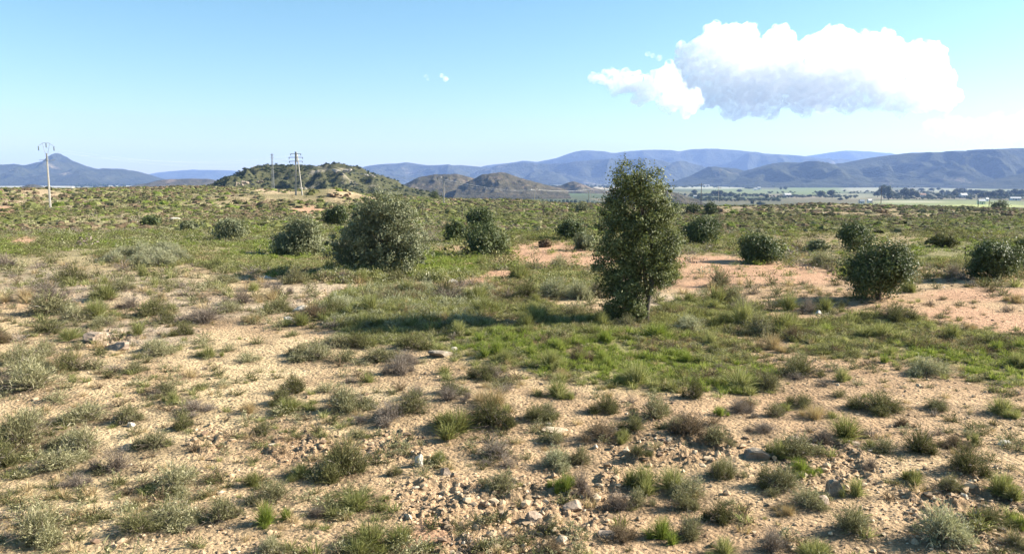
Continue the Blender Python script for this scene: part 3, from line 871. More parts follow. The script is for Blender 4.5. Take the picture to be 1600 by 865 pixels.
# ------------------------------------------------------------------ dense grass of the green strips (nobody could count it)
by = {}
N = 210000
gx = rng.uniform(-17, 17, N); gy = 4 + 22 * np.sqrt(rng.uniform(0, 1, N))
ok = np.abs(gx) < gy * .70
gx, gy = gx[ok], gy[ok]
mk = masks(gx, gy); gz = H(gx, gy)
r = rng.uniform(0, 1, len(gx)); pn = fbm(gx / .7, gy / .7, 2, 461); dn = fbm(gx / 1.4, gy / .9, 3, 471)
for i in range(len(gx)):
    g = mk['green'][i]
    if r[i] < g * (.62 + .5 * pn[i]):
        hm = 500 < mk['px'][i] < 770 and 430 < mk['py'][i] < 512
        k = ('pale' if rng.uniform() < .3 else 'green') if hm and rng.uniform() < .7 else 'lush' if rng.uniform() < mk['lush'][i] * .85 else ('green' if rng.uniform() < .72 else random.choice(('grey', 'straw', 'grey', 'olive')))
        if dn[i] < -.27 and rng.uniform() < .7: k = random.choice(('straw', 'olive', 'grey', 'brown'))
        w = rng.uniform(.08, .20); h = rng.uniform(.05, .15) * (.8 + .9 * max(0, pn[i])) * (1.15 if k != 'grey' else .9)
        if hm: h *= 1.6
        by.setdefault(k, []).append((LOD[k][1 if gy[i] < 19 else 2][random.randrange(4)], gx[i], gy[i], gz[i], w, h, random.uniform(0, 6.3)))
soup('grass', by, 'green grass growing in strips around the oak', 'grass')

# ------------------------------------------------------------------ scrub of the middle distance
by = {}
def scrub(n, d0, d1, w0, w1, lod):
    gy = np.sqrt(rng.uniform(d0 * d0, d1 * d1, n)); gx = rng.uniform(-.95, .95, n) * gy
    mk = masks(gx, gy); gz = H(gx, gy)
    bare = np.maximum(mk['red'], .55 * mk['tan'])
    sn = vn(gx / (2 + gy / 12), gy / (2 + gy / 12), 501); sn2 = fbm(gx / (4 + gy / 9), gy / (2 + gy / 9), 3, 511); bn = fbm(gx / (5 + gy / 5), gy / (4 + gy / 5), 3, 521)
    for i in range(n):
        if rng.uniform() > (1 - .86 * bare[i]) * np.clip(.72 + 1.15 * sn2[i], .12, 1): continue
        t = sn[i] * .62 + rng.uniform() * .38
        brown = sstep(60, 150, gy[i]) * .42 + .55 * bn[i] + .06
        if rng.uniform() < mk['lush'][i] * .6: k = 'lush'
        elif rng.uniform() < brown: k = random.choice(('brown', 'olive', 'straw', 'dead'))
        else: k = ('olive', 'olive', 'green', 'green', 'grey', 'lush', 'green', 'grey', 'pale', 'dead')[int(np.clip((t - .12) / .76, 0, .999) * 10)]
        if lod >= 3: k = {'pale': 'grey', 'straw': 'olive', 'dead': 'brown'}.get(k, k)
        w = rng.uniform(w0, w1) * (1 + .4 * (rng.uniform() < .12)); h = w * (rng.uniform(.50, .85) if lod == 2 else rng.uniform(.34, .68))
        by.setdefault(k, []).append((LOD[k][lod][random.randrange(6)], gx[i], gy[i], gz[i], w, h, random.uniform(0, 6.3)))


scrub(18500, 20.5, 44, .11, .30, 2)
scrub(34000, 42, 100, .18, .48, 3)
scrub(39000, 92, 320, .35, 1.1, 4)
n_ = 1500
gy = np.sqrt(rng.uniform(22 ** 2, 140 ** 2, n_)); gx = rng.uniform(-.7, .7, n_) * gy
mk = masks(gx, gy); gz = H(gx, gy); cn = fbm(gx / 9, gy / 9, 2, 541)
for i in range(n_):
    if rng.uniform() > np.clip(.55 + 1.2 * cn[i], 0, 1) * (1 - mk['red'][i]): continue
    k = random.choice(('olive', 'olive', 'olive', 'grey', 'brown', 'dead'))
    w = rng.uniform(.28, .62); by.setdefault(k, []).append((LOD[k][2][random.randrange(6)], gx[i], gy[i], gz[i], w, w * rng.uniform(.7, 1.15), rng.uniform(0, 6)))
soup('scrubland', by, 'low green and brown scrub covering the plain', 'scrub')


# ------------------------------------------------------------------ stones
def ico(sub):
    import bmesh
    bm = bmesh.new(); bmesh.ops.create_icosphere(bm, subdivisions=sub, radius=1)
    V = np.array([v.co[:] for v in bm.verts]); T = np.array([[v.index for v in f.verts] for f in bm.faces])
    bm.free(); return V, T


ICO1 = ico(1); ICO2 = ico(3)


def rock_mesh(sx, sy, sz, seed, rough=.28, cuts=7):
    V, T = ICO2
    V = V.copy(); r = np.random.default_rng(seed)
    for _ in range(cuts):      # flat broken faces
        n = norm(r.normal(size=3)); dd = r.uniform(.45, .8)
        o = V @ n
        V = V - np.maximum(o - dd, 0)[:, None] * n
    V = V * (1 + rough * (vn3(V * 2.1 + seed, seed) - .5)[:, None] + .14 * (vn3(V * 6 + seed, seed + 1) - .5)[:, None])
    V = V * [sx, sy, sz]
    return mesh_np('rock', V, T, smooth=False)


def stone_mat(name, a, b, c):
    t = NT(name); tc = t.n('NewGeometry').outputs['Position']
    n = t.noise(14, 8, .65, tc); n2 = t.noise(60, 5, .7, tc)
    col = t.ramp(n, [(.3, a), (.5, b), (.72, c)])
    col = t.mix(1, col, t.ramp(n2, [(.3, (.75, .75, .75)), (.7, (1.15, 1.15, 1.15))]), 'MULTIPLY')
    bs = t.n('BsdfPrincipled', Base__Color=col, Roughness=.9)
    t.set(bs, 'Normal', t.n('Bump', Strength=.8, Distance=.015, Height=t.math('ADD', n, t.math('MULTIPLY', n2, .4))))
    return t.done(bs)


R_GREY = stone_mat('grey_stone', (.135, .10, .07), (.225, .18, .13), (.34, .285, .22))
R_BROWN = stone_mat('brown_stone', (.17, .12, .085), (.30, .22, .16), (.42, .33, .25))
R_WHITE = stone_mat('white_stone', (.38, .33, .26), (.50, .45, .37), (.62, .57, .50))
R_TAN = stone_mat('tan_stone', (.30, .22, .145), (.42, .32, .21), (.52, .42, .30))

STONES = [  # px, py base, w px, h px, material, label
    (1182, 714, 46, 20, R_GREY, 'dark flat boulder half sunk in the sandy soil'),
    (1304, 772, 42, 34, R_GREY, 'larger grey boulder with a pointed top beside a green shrublet'),
    (1278, 786, 34, 24, R_BROWN, 'brown angular rock leaning next to the pointed grey boulder'),
    (150, 532, 44, 24, R_BROWN, 'brown block of rock with a shaded face on the pale bank'),
    (186, 545, 48, 16, R_BROWN, 'low cracked brown rock ledge just below the brown block'),
    (656, 728, 18, 26, R_WHITE, 'white stone standing on edge in the clods'),
    (697, 740, 22, 14, R_BROWN, 'small dark brown stone beside the standing white stone'),
    (866, 672, 40, 9, R_TAN, 'split pale stone slab lying flat on sand'),
    (1240, 688, 24, 12, R_BROWN, 'brown rock wedge at the edge of a big green shrublet'),
    (1268, 696, 20, 9, R_BROWN, 'flat brown stone below the brown wedge'),
    (1332, 696, 22, 13, R_BROWN, 'brown triangular stone under the big green shrublet'),
    (1570, 694, 20, 10, R_WHITE, 'white stone alone on bare sand'),
    (1572, 826, 36, 12, R_TAN, 'long pale stone beside the yellow-green tuft'),
    (1430, 848, 14, 10, R_TAN, 'small tan stone in front of the pale silver shrublet'),
    (1348, 812, 22, 10, R_BROWN, 'dark brown flat chip below a grey-green shrublet'),
    (690, 556, 40, 10, R_GREY, 'grey layered slab at the lower edge of the grass'),
    (710, 548, 14, 9, R_WHITE, 'small whitish stone behind the grey layered slab'),
    (470, 486, 26, 12, R_WHITE, 'whitish stone on the stony bank by a dark shrublet'),
    (450, 500, 16, 9, R_WHITE, 'little white stone below the whitish stone on the bank'),
    (500, 462, 16, 8, R_TAN, 'tan stone on the stony bank behind the dead shrublet'),
    (709, 442, 16, 9, R_WHITE, 'white stone behind the grass hummock'),
    (1278, 491, 12, 9, R_WHITE, 'bright white stone at the end of the bush shadow'),
    (415, 433, 26, 4, R_WHITE, 'long thin pale slab at the tip of the oak shrub shadow'),
    (276, 344, 18, 7, R_WHITE, 'pale rock lying in the scrub of the hillside'),
    (880, 846, 26, 12, R_TAN, 'crumbly tan lump in the clod bed'),
    (832, 812, 30, 16, R_BROWN, 'dark clod with a deep shadow in the clod bed'),
    (896, 795, 34, 18, R_BROWN, 'broad brown clod at the far side of the clod bed'),
    (946, 838, 34, 16, R_BROWN, 'brown clod beside the dead shrublet'),
    (770, 858, 26, 14, R_BROWN, 'round brown clod at the bottom edge of the picture'),
    (205, 665, 16, 9, R_WHITE, 'pale pebble-like stone behind the grey-green shrublets'),
    (200, 700, 24, 8, R_TAN, 'tan slab between two grey-green shrublets'),
]
for i, (px, py, w, h, m_, lb) in enumerate(STONES):
    g = ground_hit(px, min(py, 862)); s = g[1] / F
    o = obj('rock', rock_mesh(w * s * .56, w * s * .42, h * s * .62, 300 + i), m_, None, (g[0], g[1], g[2] + h * s * .14), 0, lb, 'rock', 'rocks on the dry ground')
    o.rotation_euler = (random.uniform(-.15, .15), random.uniform(-.15, .15), random.uniform(-.5, .5))

# gravel and clods: one uncountable scatter
N = 70000
gy = 4.2 + 15 * rng.uniform(0, 1, N) ** 1.5; gx = rng.uniform(-.82, .82, N) * gy
gz0 = Hbase(gx, gy); px, py = project(gx, gy, gz0)
cl = ell(px, py, CLODS, .3 * fbm(gx * 1.3, gy * 1.3, 2, 41)); mk = masks(gx, gy, gz0)
pn = np.clip(.4 + fbm(gx / .8, gy / .8, 2, 77), 0, 1)
keep = rng.uniform(0, 1, N) < (.16 + .25 * pn + .42 * cl) * (1 - .9 * mk['green'])
gx, gy, cl = gx[keep], gy[keep], cl[keep]
gz = H(gx, gy); n = len(gx)
s = .0052 * np.exp(np.abs(rng.normal(0, .62, n))) * (1 + .9 * cl * rng.uniform(0, 1, n)); s = np.minimum(s, .036)
V, T = ICO1
rot = rng.uniform(0, 2 * PI, n)
W = V[None] * (1 + .38 * rng.normal(size=(n, len(V), 1)).clip(-1, 1)) * np.stack([rng.uniform(.8, 1.4, n), rng.uniform(.7, 1.2, n), rng.uniform(.45, .85, n)], 1)[:, None]
c, sn = np.cos(rot)[:, None], np.sin(rot)[:, None]
X = (W[..., 0] * c - W[..., 1] * sn) * s[:, None] + gx[:, None]
Y = (W[..., 0] * sn + W[..., 1] * c) * s[:, None] + gy[:, None]
Z = W[..., 2] * s[:, None] + (gz + s * .25)[:, None]
TT = (T[None] + (np.arange(n) * len(V))[:, None, None]).reshape(-1, 3)
me = mesh_np('gravel', np.stack([X, Y, Z], -1).reshape(-1, 3), TT, dict(rnd=np.repeat(rng.uniform(0, 1, n), len(V))))
t = NT('gravel_stone')
a = t.n('Attribute', _attribute_name='rnd')
b = t.n('BsdfPrincipled', Base__Color=t.ramp(a.outputs['Fac'], [(0, (.15, .095, .06)), (.35, (.31, .215, .13)), (.8, (.42, .30, .185)), (.97, (.48, .37, .245)), (1, (.55, .46, .35))]), Roughness=.95)
obj('gravel', me, t.done(b), label='gravel and soil clods strewn over the sandy ground', cat='gravel', kind='stuff')


# ------------------------------------------------------------------ oaks and bushes
def woody(name, label, cat, base, lobes, ncl, per, L, W, sig, mat, stems, group=None, shell=.22, lump=.25, zmin=.03, up=.3, sprigs=.17):
    root = obj(name, None, None, None, base, 0, label, cat, group)
    (v, q, a), cl = crown_mesh(lobes, ncl, per, L, W, sig, int(abs(base[0] * 37)) % 1000, shell, zmin, up, lump, sprigs)
    obj('foliage', mesh_np('foliage', v, q, dict(rnd=a)), mat, root)
    items = [(np.array(p), np.array(r)) for p, r in stems]
    # limbs from the stems out to some leaf clusters
    pool = cl[rng.permutation(len(cl))[:26]]
    for e in pool:
        p, r = items[rng.integers(0, len(stems))]
        k = rng.integers(1, len(p)); s0 = p[k]
        if e[2] < s0[2] * .6: continue
        md = (s0 + e) / 2 + rng.normal(0, .05, 3) + [0, 0, .06]
        items.append((np.array([s0, md, e]), np.array([r[k] * .55, r[k] * .35, r[k] * .12])))
    obj('trunk', tubes_mesh('trunk', items), BARK, root)
    return root


g = ground_hit(990, 503)
woody('oak_tree', 'tall narrow holm oak with dense small leaves and a dark trunk', 'tree', g,
      [tuple(np.array(q_) * [.9, 1, 1, .82, 1, .97]) for q_ in [(-.14, 0, 2.46, .42, .38, .36), (.24, 0, 2.40, .42, .38, .34), (.05, 0, 2.05, .66, .5, .50), (-.38, 0, 2.0, .34, .4, .4), (.48, 0, 1.85, .30, .4, .45), (-.25, 0, 1.5, .52, .5, .6), (.32, 0, 1.45, .55, .46, .55), (-.32, 0, .95, .48, .46, .55), (.18, .05, 1.0, .54, .5, .48), (-.26, -.05, .45, .36, .4, .40), (-.34, -.08, .26, .34, .36, .26), (-.08, -.1, .3, .3, .34, .28), (.62, 0, 1.12, .26, .36, .42), (-.05, -.1, .45, .34, .36, .36), (-.60, 0, .95, .20, .25, .25), (.72, -.05, 1.3, .14, .2, .25), (.5, .15, .78, .20, .3, .22)]],
      1000, 50, .048, .027, .068, OAK,
      [([(.20, -.12, -.05), (.22, -.12, .3), (.30, -.08, .7), (.22, -.02, 1.4), (.08, 0, 2.2), (0, 0, 2.6)], [.055, .046, .042, .034, .02, .008]), ([(.14, -.05, -.05), (.02, -.02, .5), (-.18, 0, 1.2), (-.2, 0, 1.8)], [.035, .028, .02, .008])], shell=.24, lump=.24, up=.15, sprigs=.07)
g = ground_hit(592, 428)
woody('oak_shrub', 'big rounded grey-green oak shrub in the grass', 'bush', g,
      [(.12, 0, 1.72, .62, .58, .50), (.50, 0, 1.45, .60, .58, .55), (-.22, 0, 1.42, .60, .58, .52), (.78, 0, .95, .50, .55, .50), (0, -.1, .9, .85, .75, .6), (-.62, -.05, .85, .52, .5, .42), (-.98, 0, .62, .36, .4, .32), (.35, -.1, .42, .80, .7, .42), (-.4, 0, .4, .7, .6, .4), (1.02, 0, .62, .28, .35, .3)],
      900, 48, .064, .036, .085, OAKG, [([(.05, 0, -.05), (.08, 0, .5), (.12, 0, 1.2), (.15, 0, 1.9)], [.09, .07, .045, .012]), ([(-.05, 0, -.05), (-.3, 0, .6), (-.5, 0, 1.1)], [.07, .05, .015]), ([(.1, 0, -.05), (.5, 0, .6), (.7, 0, 1.2)], [.06, .045, .012])], shell=.26, lump=.46, up=.2, sprigs=.24)

BUSHES = [  # px centre, py base, width, height, material, label
    (467, 400, 82, 58, OAKG, 'round grey-green bush beside the big oak shrub'),
    (523, 353, 42, 32, BUSH, 'small dark bush peeping out behind the big oak shrub'),
    (361, 377, 54, 34, OAKG, 'loose olive bush on the grassy slope'),
    (711, 379, 38, 34, BUSH, 'dull green bush touching the taller dark bush'),
    (750, 362, 46, 38, BUSH, 'upright dark bush rising behind a spreading one'),
    (760, 401, 80, 50, BUSH, 'spreading dark green bush at the edge of the red sand'),
    (893, 375, 46, 34, BUSH, 'dark low bush behind the red sand'),
    (913, 391, 38, 30, OAKG, 'grey-green bush tucked against the tall oak'),
    (1095, 381, 64, 42, BUSH, 'dark wide bush just past the tall oak'),
    (1190, 411, 82, 46, BUSH, 'dark round bush at the far rim of the red sand'),
    (1336, 393, 54, 44, BUSH, 'dark upright bush half hidden behind another'),
    (1373, 468, 124, 94, BUSH, 'large dark bush casting a shadow over red sand'),
    (1554, 436, 86, 60, BUSH, 'dark bush with dense leaves standing by bare sand'),
    (1604, 420, 44, 52, BUSH, 'dark bush cut off by the edge of the picture'),
    (1080, 336, 26, 16, BUSH, 'small far bush beneath the thin masts'),
    (1111, 336, 22, 18, BUSH, 'small upright far bush in the dry grass'),
    (1052, 337, 18, 20, BUSH, 'small far bush right behind the tall oak'),
    (909, 333, 16, 13, OAKG, 'tiny pale bush on the far plain'),
    (238, 354, 34, 16, BUSH, 'low dark shrub on the left slope'),
    (296, 362, 34, 16, OAKG, 'low olive shrub on the left slope'),
    (1278, 394, 36, 20, OAKG, 'low brownish olive shrub beside the dark upright bush'),
    (1474, 385, 44, 20, M_OLIVE, 'low olive half-dry bush in the green scrub'),
    (852, 386, 22, 12, M_BROWN, 'small brown bush alone on the red sand'),
    (1562, 326, 30, 14, BUSH, 'dark bush at the rim of the plain'),
    (679, 312, 15, 13, BUSH, 'dark round bush near the valley rim'),
]
for i, (px, py, w, h, mt, lb) in enumerate(BUSHES):
    g = ground_hit(px, py); s = g[1] / F
    W_, H_ = w * s, h * s
    r = np.random.default_rng(900 + i)
    lobes = [(0, 0, H_ * .45, W_ * .33, W_ * .33, H_ * .42)]
    for k in range(9):
        a = k / 9 * 2 * PI + r.uniform(-.4, .4)
        lobes.append((math.cos(a) * W_ * r.uniform(.2, .34), math.sin(a) * W_ * .24, H_ * r.uniform(.22, .72), W_ * r.uniform(.11, .22), W_ * .18, H_ * r.uniform(.18, .32)))
    lobes.append((r.uniform(-.12, .12) * W_, 0, H_ * .76, W_ * .2, W_ * .2, H_ * .24))
    npx = w * h
    ncl = int(np.clip(npx / 8, 70, 800)); L = float(np.clip(.055 * (g[1] / 16) ** .8, .055, .30))
    woody('bush', lb, 'bush', g, lobes, ncl, 26, L, L * .52, .075 * W_ if W_ < 1.2 else .085 * (g[1] / 16) ** .6, mt,
          [([(0, 0, -.05), (.02 * W_, 0, H_ * .4), (0, 0, H_ * .8)], [.03 * H_, .02 * H_, .006 * H_]), ([(.02, 0, -.05), (-.15 * W_, 0, H_ * .35), (-.25 * W_, 0, H_ * .6)], [.025 * H_, .015 * H_, .005 * H_])], 'evergreen bushes dotted over the plain', lump=.6, shell=.3, sprigs=.24)

# thin saplings on the plain
for px, py, w, h, lb in ((722, 340, 7, 20, 'thin bare sapling standing in the scrub'), (849, 338, 22, 26, 'thin sapling with a sparse spreading crown'), (660, 334, 6, 18, 'faint thin sapling near the pole')):
    g = ground_hit(px, py); s = g[1] / F; Wm, Hm = w * s, h * s
    woody('sapling', lb, 'young tree', g, [(0, 0, Hm * .78, Wm * .4, Wm * .4, Hm * .2), (Wm * .1, 0, Hm * .55, Wm * .3, Wm * .3, Hm * .15)], 30, 9, .16, .07, .25, OAKG,
          [([(0, 0, -.05), (.03, 0, Hm * .5), (0, 0, Hm * .92)], [.06, .045, .015])], 'saplings on the plain')

# ------------------------------------------------------------------ valley trees
def tree_proto(kind):
    if kind == 0: lobes = [(0, 0, 4.2, 2.6, 2.6, 1.9), (1.3, .3, 3.4, 1.7, 1.7, 1.3), (-1.4, 0, 3.3, 1.6, 1.6, 1.3), (.2, 0, 5.3, 1.4, 1.4, 1.0)]
    elif kind == 1: lobes = [(0, 0, 3.6, 1.5, 1.5, 2.6), (.3, 0, 6.2, 1.0, 1.0, 1.6), (-.4, 0, 2.4, 1.5, 1.5, 1.4)]
    else: lobes = [(0, 0, 2.6, 3.2, 2.6, 1.6), (2.2, 0, 2.2, 1.9, 1.8, 1.4), (-2.3, 0, 2.3, 2.0, 1.8, 1.3), (.6, 0, 3.6, 1.8, 1.6, 1.1)]
    (v, q, a), _c = crown_mesh(lobes, 150, 12, .75, .5, .45, kind, .3, .4, .3, .35)
    tr = tubes_mesh('trunk', [([(0, 0, -.6), (.05, 0, 1.2), (0, 0, 3.6)], [.28, .22, .08]), ([(0, 0, 1.0), (.7, 0, 2.2), (1.2, 0, 3.0)], [.14, .1, .04]), ([(0, 0, 1.1), (-.7, .2, 2.2), (-1.2, 0, 3.1)], [.14, .1, .04])], 6)
    cm = mesh_np('crown', v, q, dict(rnd=a)); cm.materials.append(VTREE); tr.materials.append(BARK)
    top = v[:, 2].max(); wid = v[:, 0].max() - v[:, 0].min()
    return cm, tr, wid, top


VTREE = leaf_mat('valley_tree_leaf', [(0, (.022, .036, .015)), (.5, (.042, .062, .026)), (1, (.085, .11, .05))], .2, .6, .2)
TP = [tree_proto(k) for k in range(3)]
VT = [(1283, 309, 11, 10, 0), (1298, 308, 11, 10, 0), (1220, 297, 4, 4, 0), (1227, 297, 5, 5, 0), (1371, 308, 10, 9, 0), (1380, 309, 14, 18, 0), (1389, 312, 11, 21, 1), (1397, 308, 8, 7, 0), (1406, 307, 8, 6, 0), (1414, 309, 14, 14, 0), (1424, 309, 12, 13, 0), (1433, 309, 10, 9, 2), (1452, 309, 8, 5, 2), (1467, 309, 7, 6, 0), (1472, 304, 6, 7, 0), (1482, 304, 11, 5, 2), (1491, 308, 8, 10, 0), (1497, 304, 12, 9, 0), (1505, 303, 10, 8, 0), (1517, 303, 12, 7, 2), (1526, 304, 12, 7, 0), (1536, 304, 12, 6, 2), (1534, 310, 12, 8, 0), (1544, 309, 12, 9, 0), (1552, 310, 12, 10, 0), (1562, 309, 12, 12, 0), (1570, 309, 10, 9, 0), (1578, 307, 8, 7, 2), (1586, 305, 12, 9, 0), (1596, 306, 12, 9, 0), (1425, 292, 10, 3, 2), (1436, 292, 8, 3, 2), (1440, 298, 14, 4, 2), (1455, 298, 12, 4, 2), (1466, 297, 9, 4, 2), (1520, 293, 5, 3, 0), (1085, 304, 9, 7, 0), (1116, 306, 9, 8, 0), (1124, 306, 12, 8, 0), (1133, 308, 11, 7, 2), (1142, 307, 11, 7, 2), (1150, 310, 8, 5, 2), (1093, 312, 9, 6, 0), (1108, 312, 12, 5, 2), (1155, 300, 12, 4, 2), (1170, 295, 14, 3, 2), (1060, 315, 9, 6, 0), (1175, 319, 8, 6, 2), (1188, 321, 12, 6, 2), (1198, 312, 6, 8, 0), (1265, 308, 8, 4, 2), (1313, 313, 8, 4, 2), (1323, 312, 6, 5, 0), (1245, 307, 10, 3, 2), (872, 299, 13, 8, 0), (1030, 292, 10, 3, 2), (1070, 293, 16, 3, 2), (1088, 292, 12, 3, 2), (150, 293, 8, 3, 2), (165, 292, 6, 3, 2), (128, 293, 6, 3, 2), (1240, 291, 12, 2, 2), (1256, 291, 12, 2, 2), (522, 259, 5, 6, 0)]
def valley_ground(px, py):
    """first point at or below the row on the valley floor beyond the rim"""
    d = ray(px, py); tt = np.exp(np.linspace(math.log(330), math.log(9000), 4000)) / d[1]
    P = d[None] * tt[:, None]; gz = Hbase(P[:, 0], P[:, 1])
    k = int(np.argmax(P[:, 2] + CAMZ < gz)) if (P[:, 2] + CAMZ < gz).any() else -1
    return np.array([P[k, 0], P[k, 1], gz[k]])


DIRW = {0: 'round-crowned', 1: 'tall slender', 2: 'low broad'}
VLAND = [('the tall slender valley tree', 1389), ('the white farmhouse', 1441), ('the yellow-green shed', 1533), ('the low grey farm shed', 1586), ('the pair of field trees', 1290), ('the dark mast', 1095), ('the pale cone hill', 1120), ('the left pole', 73), ('the double pole', 921), ('the pale hangar', 1230)]
seen = {}
for (px, py, w, h, k) in VT:
    g = valley_ground(px, py) if px != 522 else at(522, 259, 520)
    s = g[1] / F
    cm, tr, wid, top = TP[k]
    j = int(np.argmin([abs(px - a[1]) for a in VLAND]))
    key = (k, j); seen[key] = seen.get(key, 0) + 1
    n = seen[key]
    lb = f"{DIRW[k]} dark tree in the valley, {('first ', 'second ', 'third ', 'fourth ', 'fifth ', 'sixth ', 'seventh ', 'eighth ', 'ninth ', 'tenth ', 'eleventh ', 'twelfth ', 'thirteenth ', 'fourteenth ')[n - 1]}in line by {VLAND[j][0]}"
    if px == 522: lb = 'lone small tree on the crest of the rocky hill'
    root = obj('valley_tree', None, None, None, g, random.uniform(0, 6.3), lb, 'tree', 'trees in the valley')
    root.scale = (1.3 * w * s / wid, 1.3 * w * s / wid, 1.15 * h * s / top)
    obj('crown', cm, None, root); obj('trunk', tr, None, root)

# orchard and far woods: masses of trees nobody could count
proto = [crown_mesh([(0, 0, 2.2, 1.6, 1.6, 1.6)], 26, 6, 1.1, .7, .4, 5 + i, .3, .3)[0] for i in range(4)]
items = []
for row in range(40):
    yy = 560 + row * 14 + rng.uniform(-2, 2)
    for k in range(120):
        xx = (690 - 800) / F * yy + k * 3.6 * (yy / 700) + rng.uniform(-.6, .6)
        if xx > (948 - 800) / F * yy or rng.uniform() < .12 or fbm(np.array([xx / 60]), np.array([yy / 60]), 2, 8)[0] < -.35: continue
        s = rng.uniform(.7, 1.15)
        items.append((proto[random.randrange(4)], xx, yy, float(Hbase(np.array([xx]), np.array([yy]))[0]), s, s, random.uniform(0, 6)))
v, q, a = merge(items)
obj('orchard', mesh_np('orchard', v, q, dict(rnd=a)), VTREE, label='dark orchard rows filling the valley behind the poles', cat='orchard', kind='stuff')
items = []
for (px0, px1, py, n, sc) in ((610, 740, 297, 220, 1.3), (1030, 1600, 292, 200, 1.3), (1380, 1620, 310, 170, .8), (1360, 1620, 305, 90, .9), (1050, 1220, 313, 150, .9), (840, 960, 293, 80, 1.3), (960, 1110, 306, 130, .9), (110, 330, 291, 120, 1.5), (1200, 1340, 308, 90, .8), (1080, 1200, 306, 90, .9), (1200, 1600, 301, 120, .9), (1380, 1620, 307, 120, 1.0), (1060, 1330, 290.5, 120, 1.5)):
    for k in range(n):
        px = rng.uniform(px0, px1); g = valley_ground(px, py + rng.uniform(-1.6, 1.6))
        s = sc * rng.uniform(.6, 1.5) * (g[1] / 1500) ** .5
        items.append((proto[random.randrange(4)], g[0], g[1], g[2] - .2, s * 1.4, s, random.uniform(0, 6)))
v, q, a = merge(items)
obj('woodland', mesh_np('woodland', v, q, dict(rnd=a)), VTREE, label='hedges and woods scattered across the far valley', cat='woodland', kind='stuff')
# scrub and small trees clothing the rocky hill
dg = bpy.context.evaluated_depsgraph_get()
hill = bpy.data.objects['rocky_hill']
hv = np.empty(len(hill.data.vertices) * 3, np.float32); hill.data.vertices.foreach_get('co', hv); hv = hv.reshape(-1, 3)
hr = np.empty(len(hv), np.float32); hill.data.attributes['rock'].data.foreach_get('value', hr)
front = np.where(hv[:, 1] < 535)[0]
items = []
for i in rng.choice(front, 7000):
    if rng.uniform() < .35 + 1.2 * hr[i]: continue
    s = rng.uniform(.14, .42)
    p = hv[i] + rng.normal(0, .6, 3) * [1, 1, 0]
    items.append((proto[random.randrange(4)], p[0], p[1], p[2] - .5, s * 1.3, s, random.uniform(0, 6)))
v, q, a = merge(items)
obj('hill_scrub', mesh_np('hill_scrub', v, q, dict(rnd=a)), VTREE, label='dark scrub and bushes clothing the rocky hill', cat='scrub', kind='stuff')

# rock outcrops on the hill and eroded banks
R_PALE = stone_mat('pale_rock', (.22, .19, .15), (.34, .30, .25), (.46, .41, .35))
R_OCHRE = stone_mat('ochre_rock', (.20, .135, .08), (.31, .215, .13), (.42, .31, .20))


def outcrop(px, py, w, h, depth, mat, lb, n=7):
    root = obj('outcrop', None, None, None, at(px, py, depth), 0, lb, 'rock outcrop', 'rock outcrops')
    s = depth / F
    # one broken mass: stacked ledges in one body
    Vs, Ts = [], []; o = 0
    r = np.random.default_rng(int(px + py))
    for k in range(n):
        me = rock_mesh(w * s * r.uniform(.08, .17), w * s * .10, h * s * r.uniform(.15, .32), int(px) + k)
        v = np.empty(len(me.vertices) * 3, np.float32); me.vertices.foreach_get('co', v); v = v.reshape(-1, 3)
        v = v + [w * s * r.uniform(-.42, .42), r.uniform(-1, 1) * s * 4, h * s * r.uniform(-.3, .3)]
        Vs.append(v); Ts.append(ICO2[1] + o); o += len(v)
    bpy.data.objects.remove(root)
    return obj('outcrop', mesh_np('outcrop', np.vstack(Vs), np.vstack(Ts)), mat, None, at(px, py, depth), 0, lb, 'rock outcrop', 'rock outcrops')


for a in ((535, 267, 32, 9, 470, R_PALE, 'pale cliff band below the lone hilltop tree', 11), (577, 274, 22, 6, 470, R_PALE, 'pale broken rocks descending the hill shoulder', 6),
          (395, 286, 40, 8, 400, R_GREY, 'dark rocks at the foot of the hill', 8), (530, 304.5, 40, 7, 141, R_OCHRE, 'ochre eroded bank behind the round bush', 16), (375, 288, 24, 8, 395, R_GREY, 'dark crag at the hill foot by the thin pole', 8)):
    outcrop(*a)

# ------------------------------------------------------------------ poles and cables
CONC = plain_mat('concrete', (.36, .335, .29), .85, .15, 3, 0, .004)
CONCD = plain_mat('weathered_concrete', (.30, .28, .25), .85, .2, 3, 0, .004)
STEEL = plain_mat('galvanised_steel', (.24, .25, .26), .5, .2, 8, .6)
INSUL = plain_mat('insulator_glass', (.10, .12, .11), .2, .2, 8)
WIRE = plain_mat('aluminium_cable', (.55, .55, .54), .4, .1, 8, .7)
WIRED = plain_mat('weathered_cable', (.30, .32, .34), .6, .1, 8)
WOOD = plain_mat('dark_wood', (.09, .075, .06), .9, .3, 6, 0, .006)


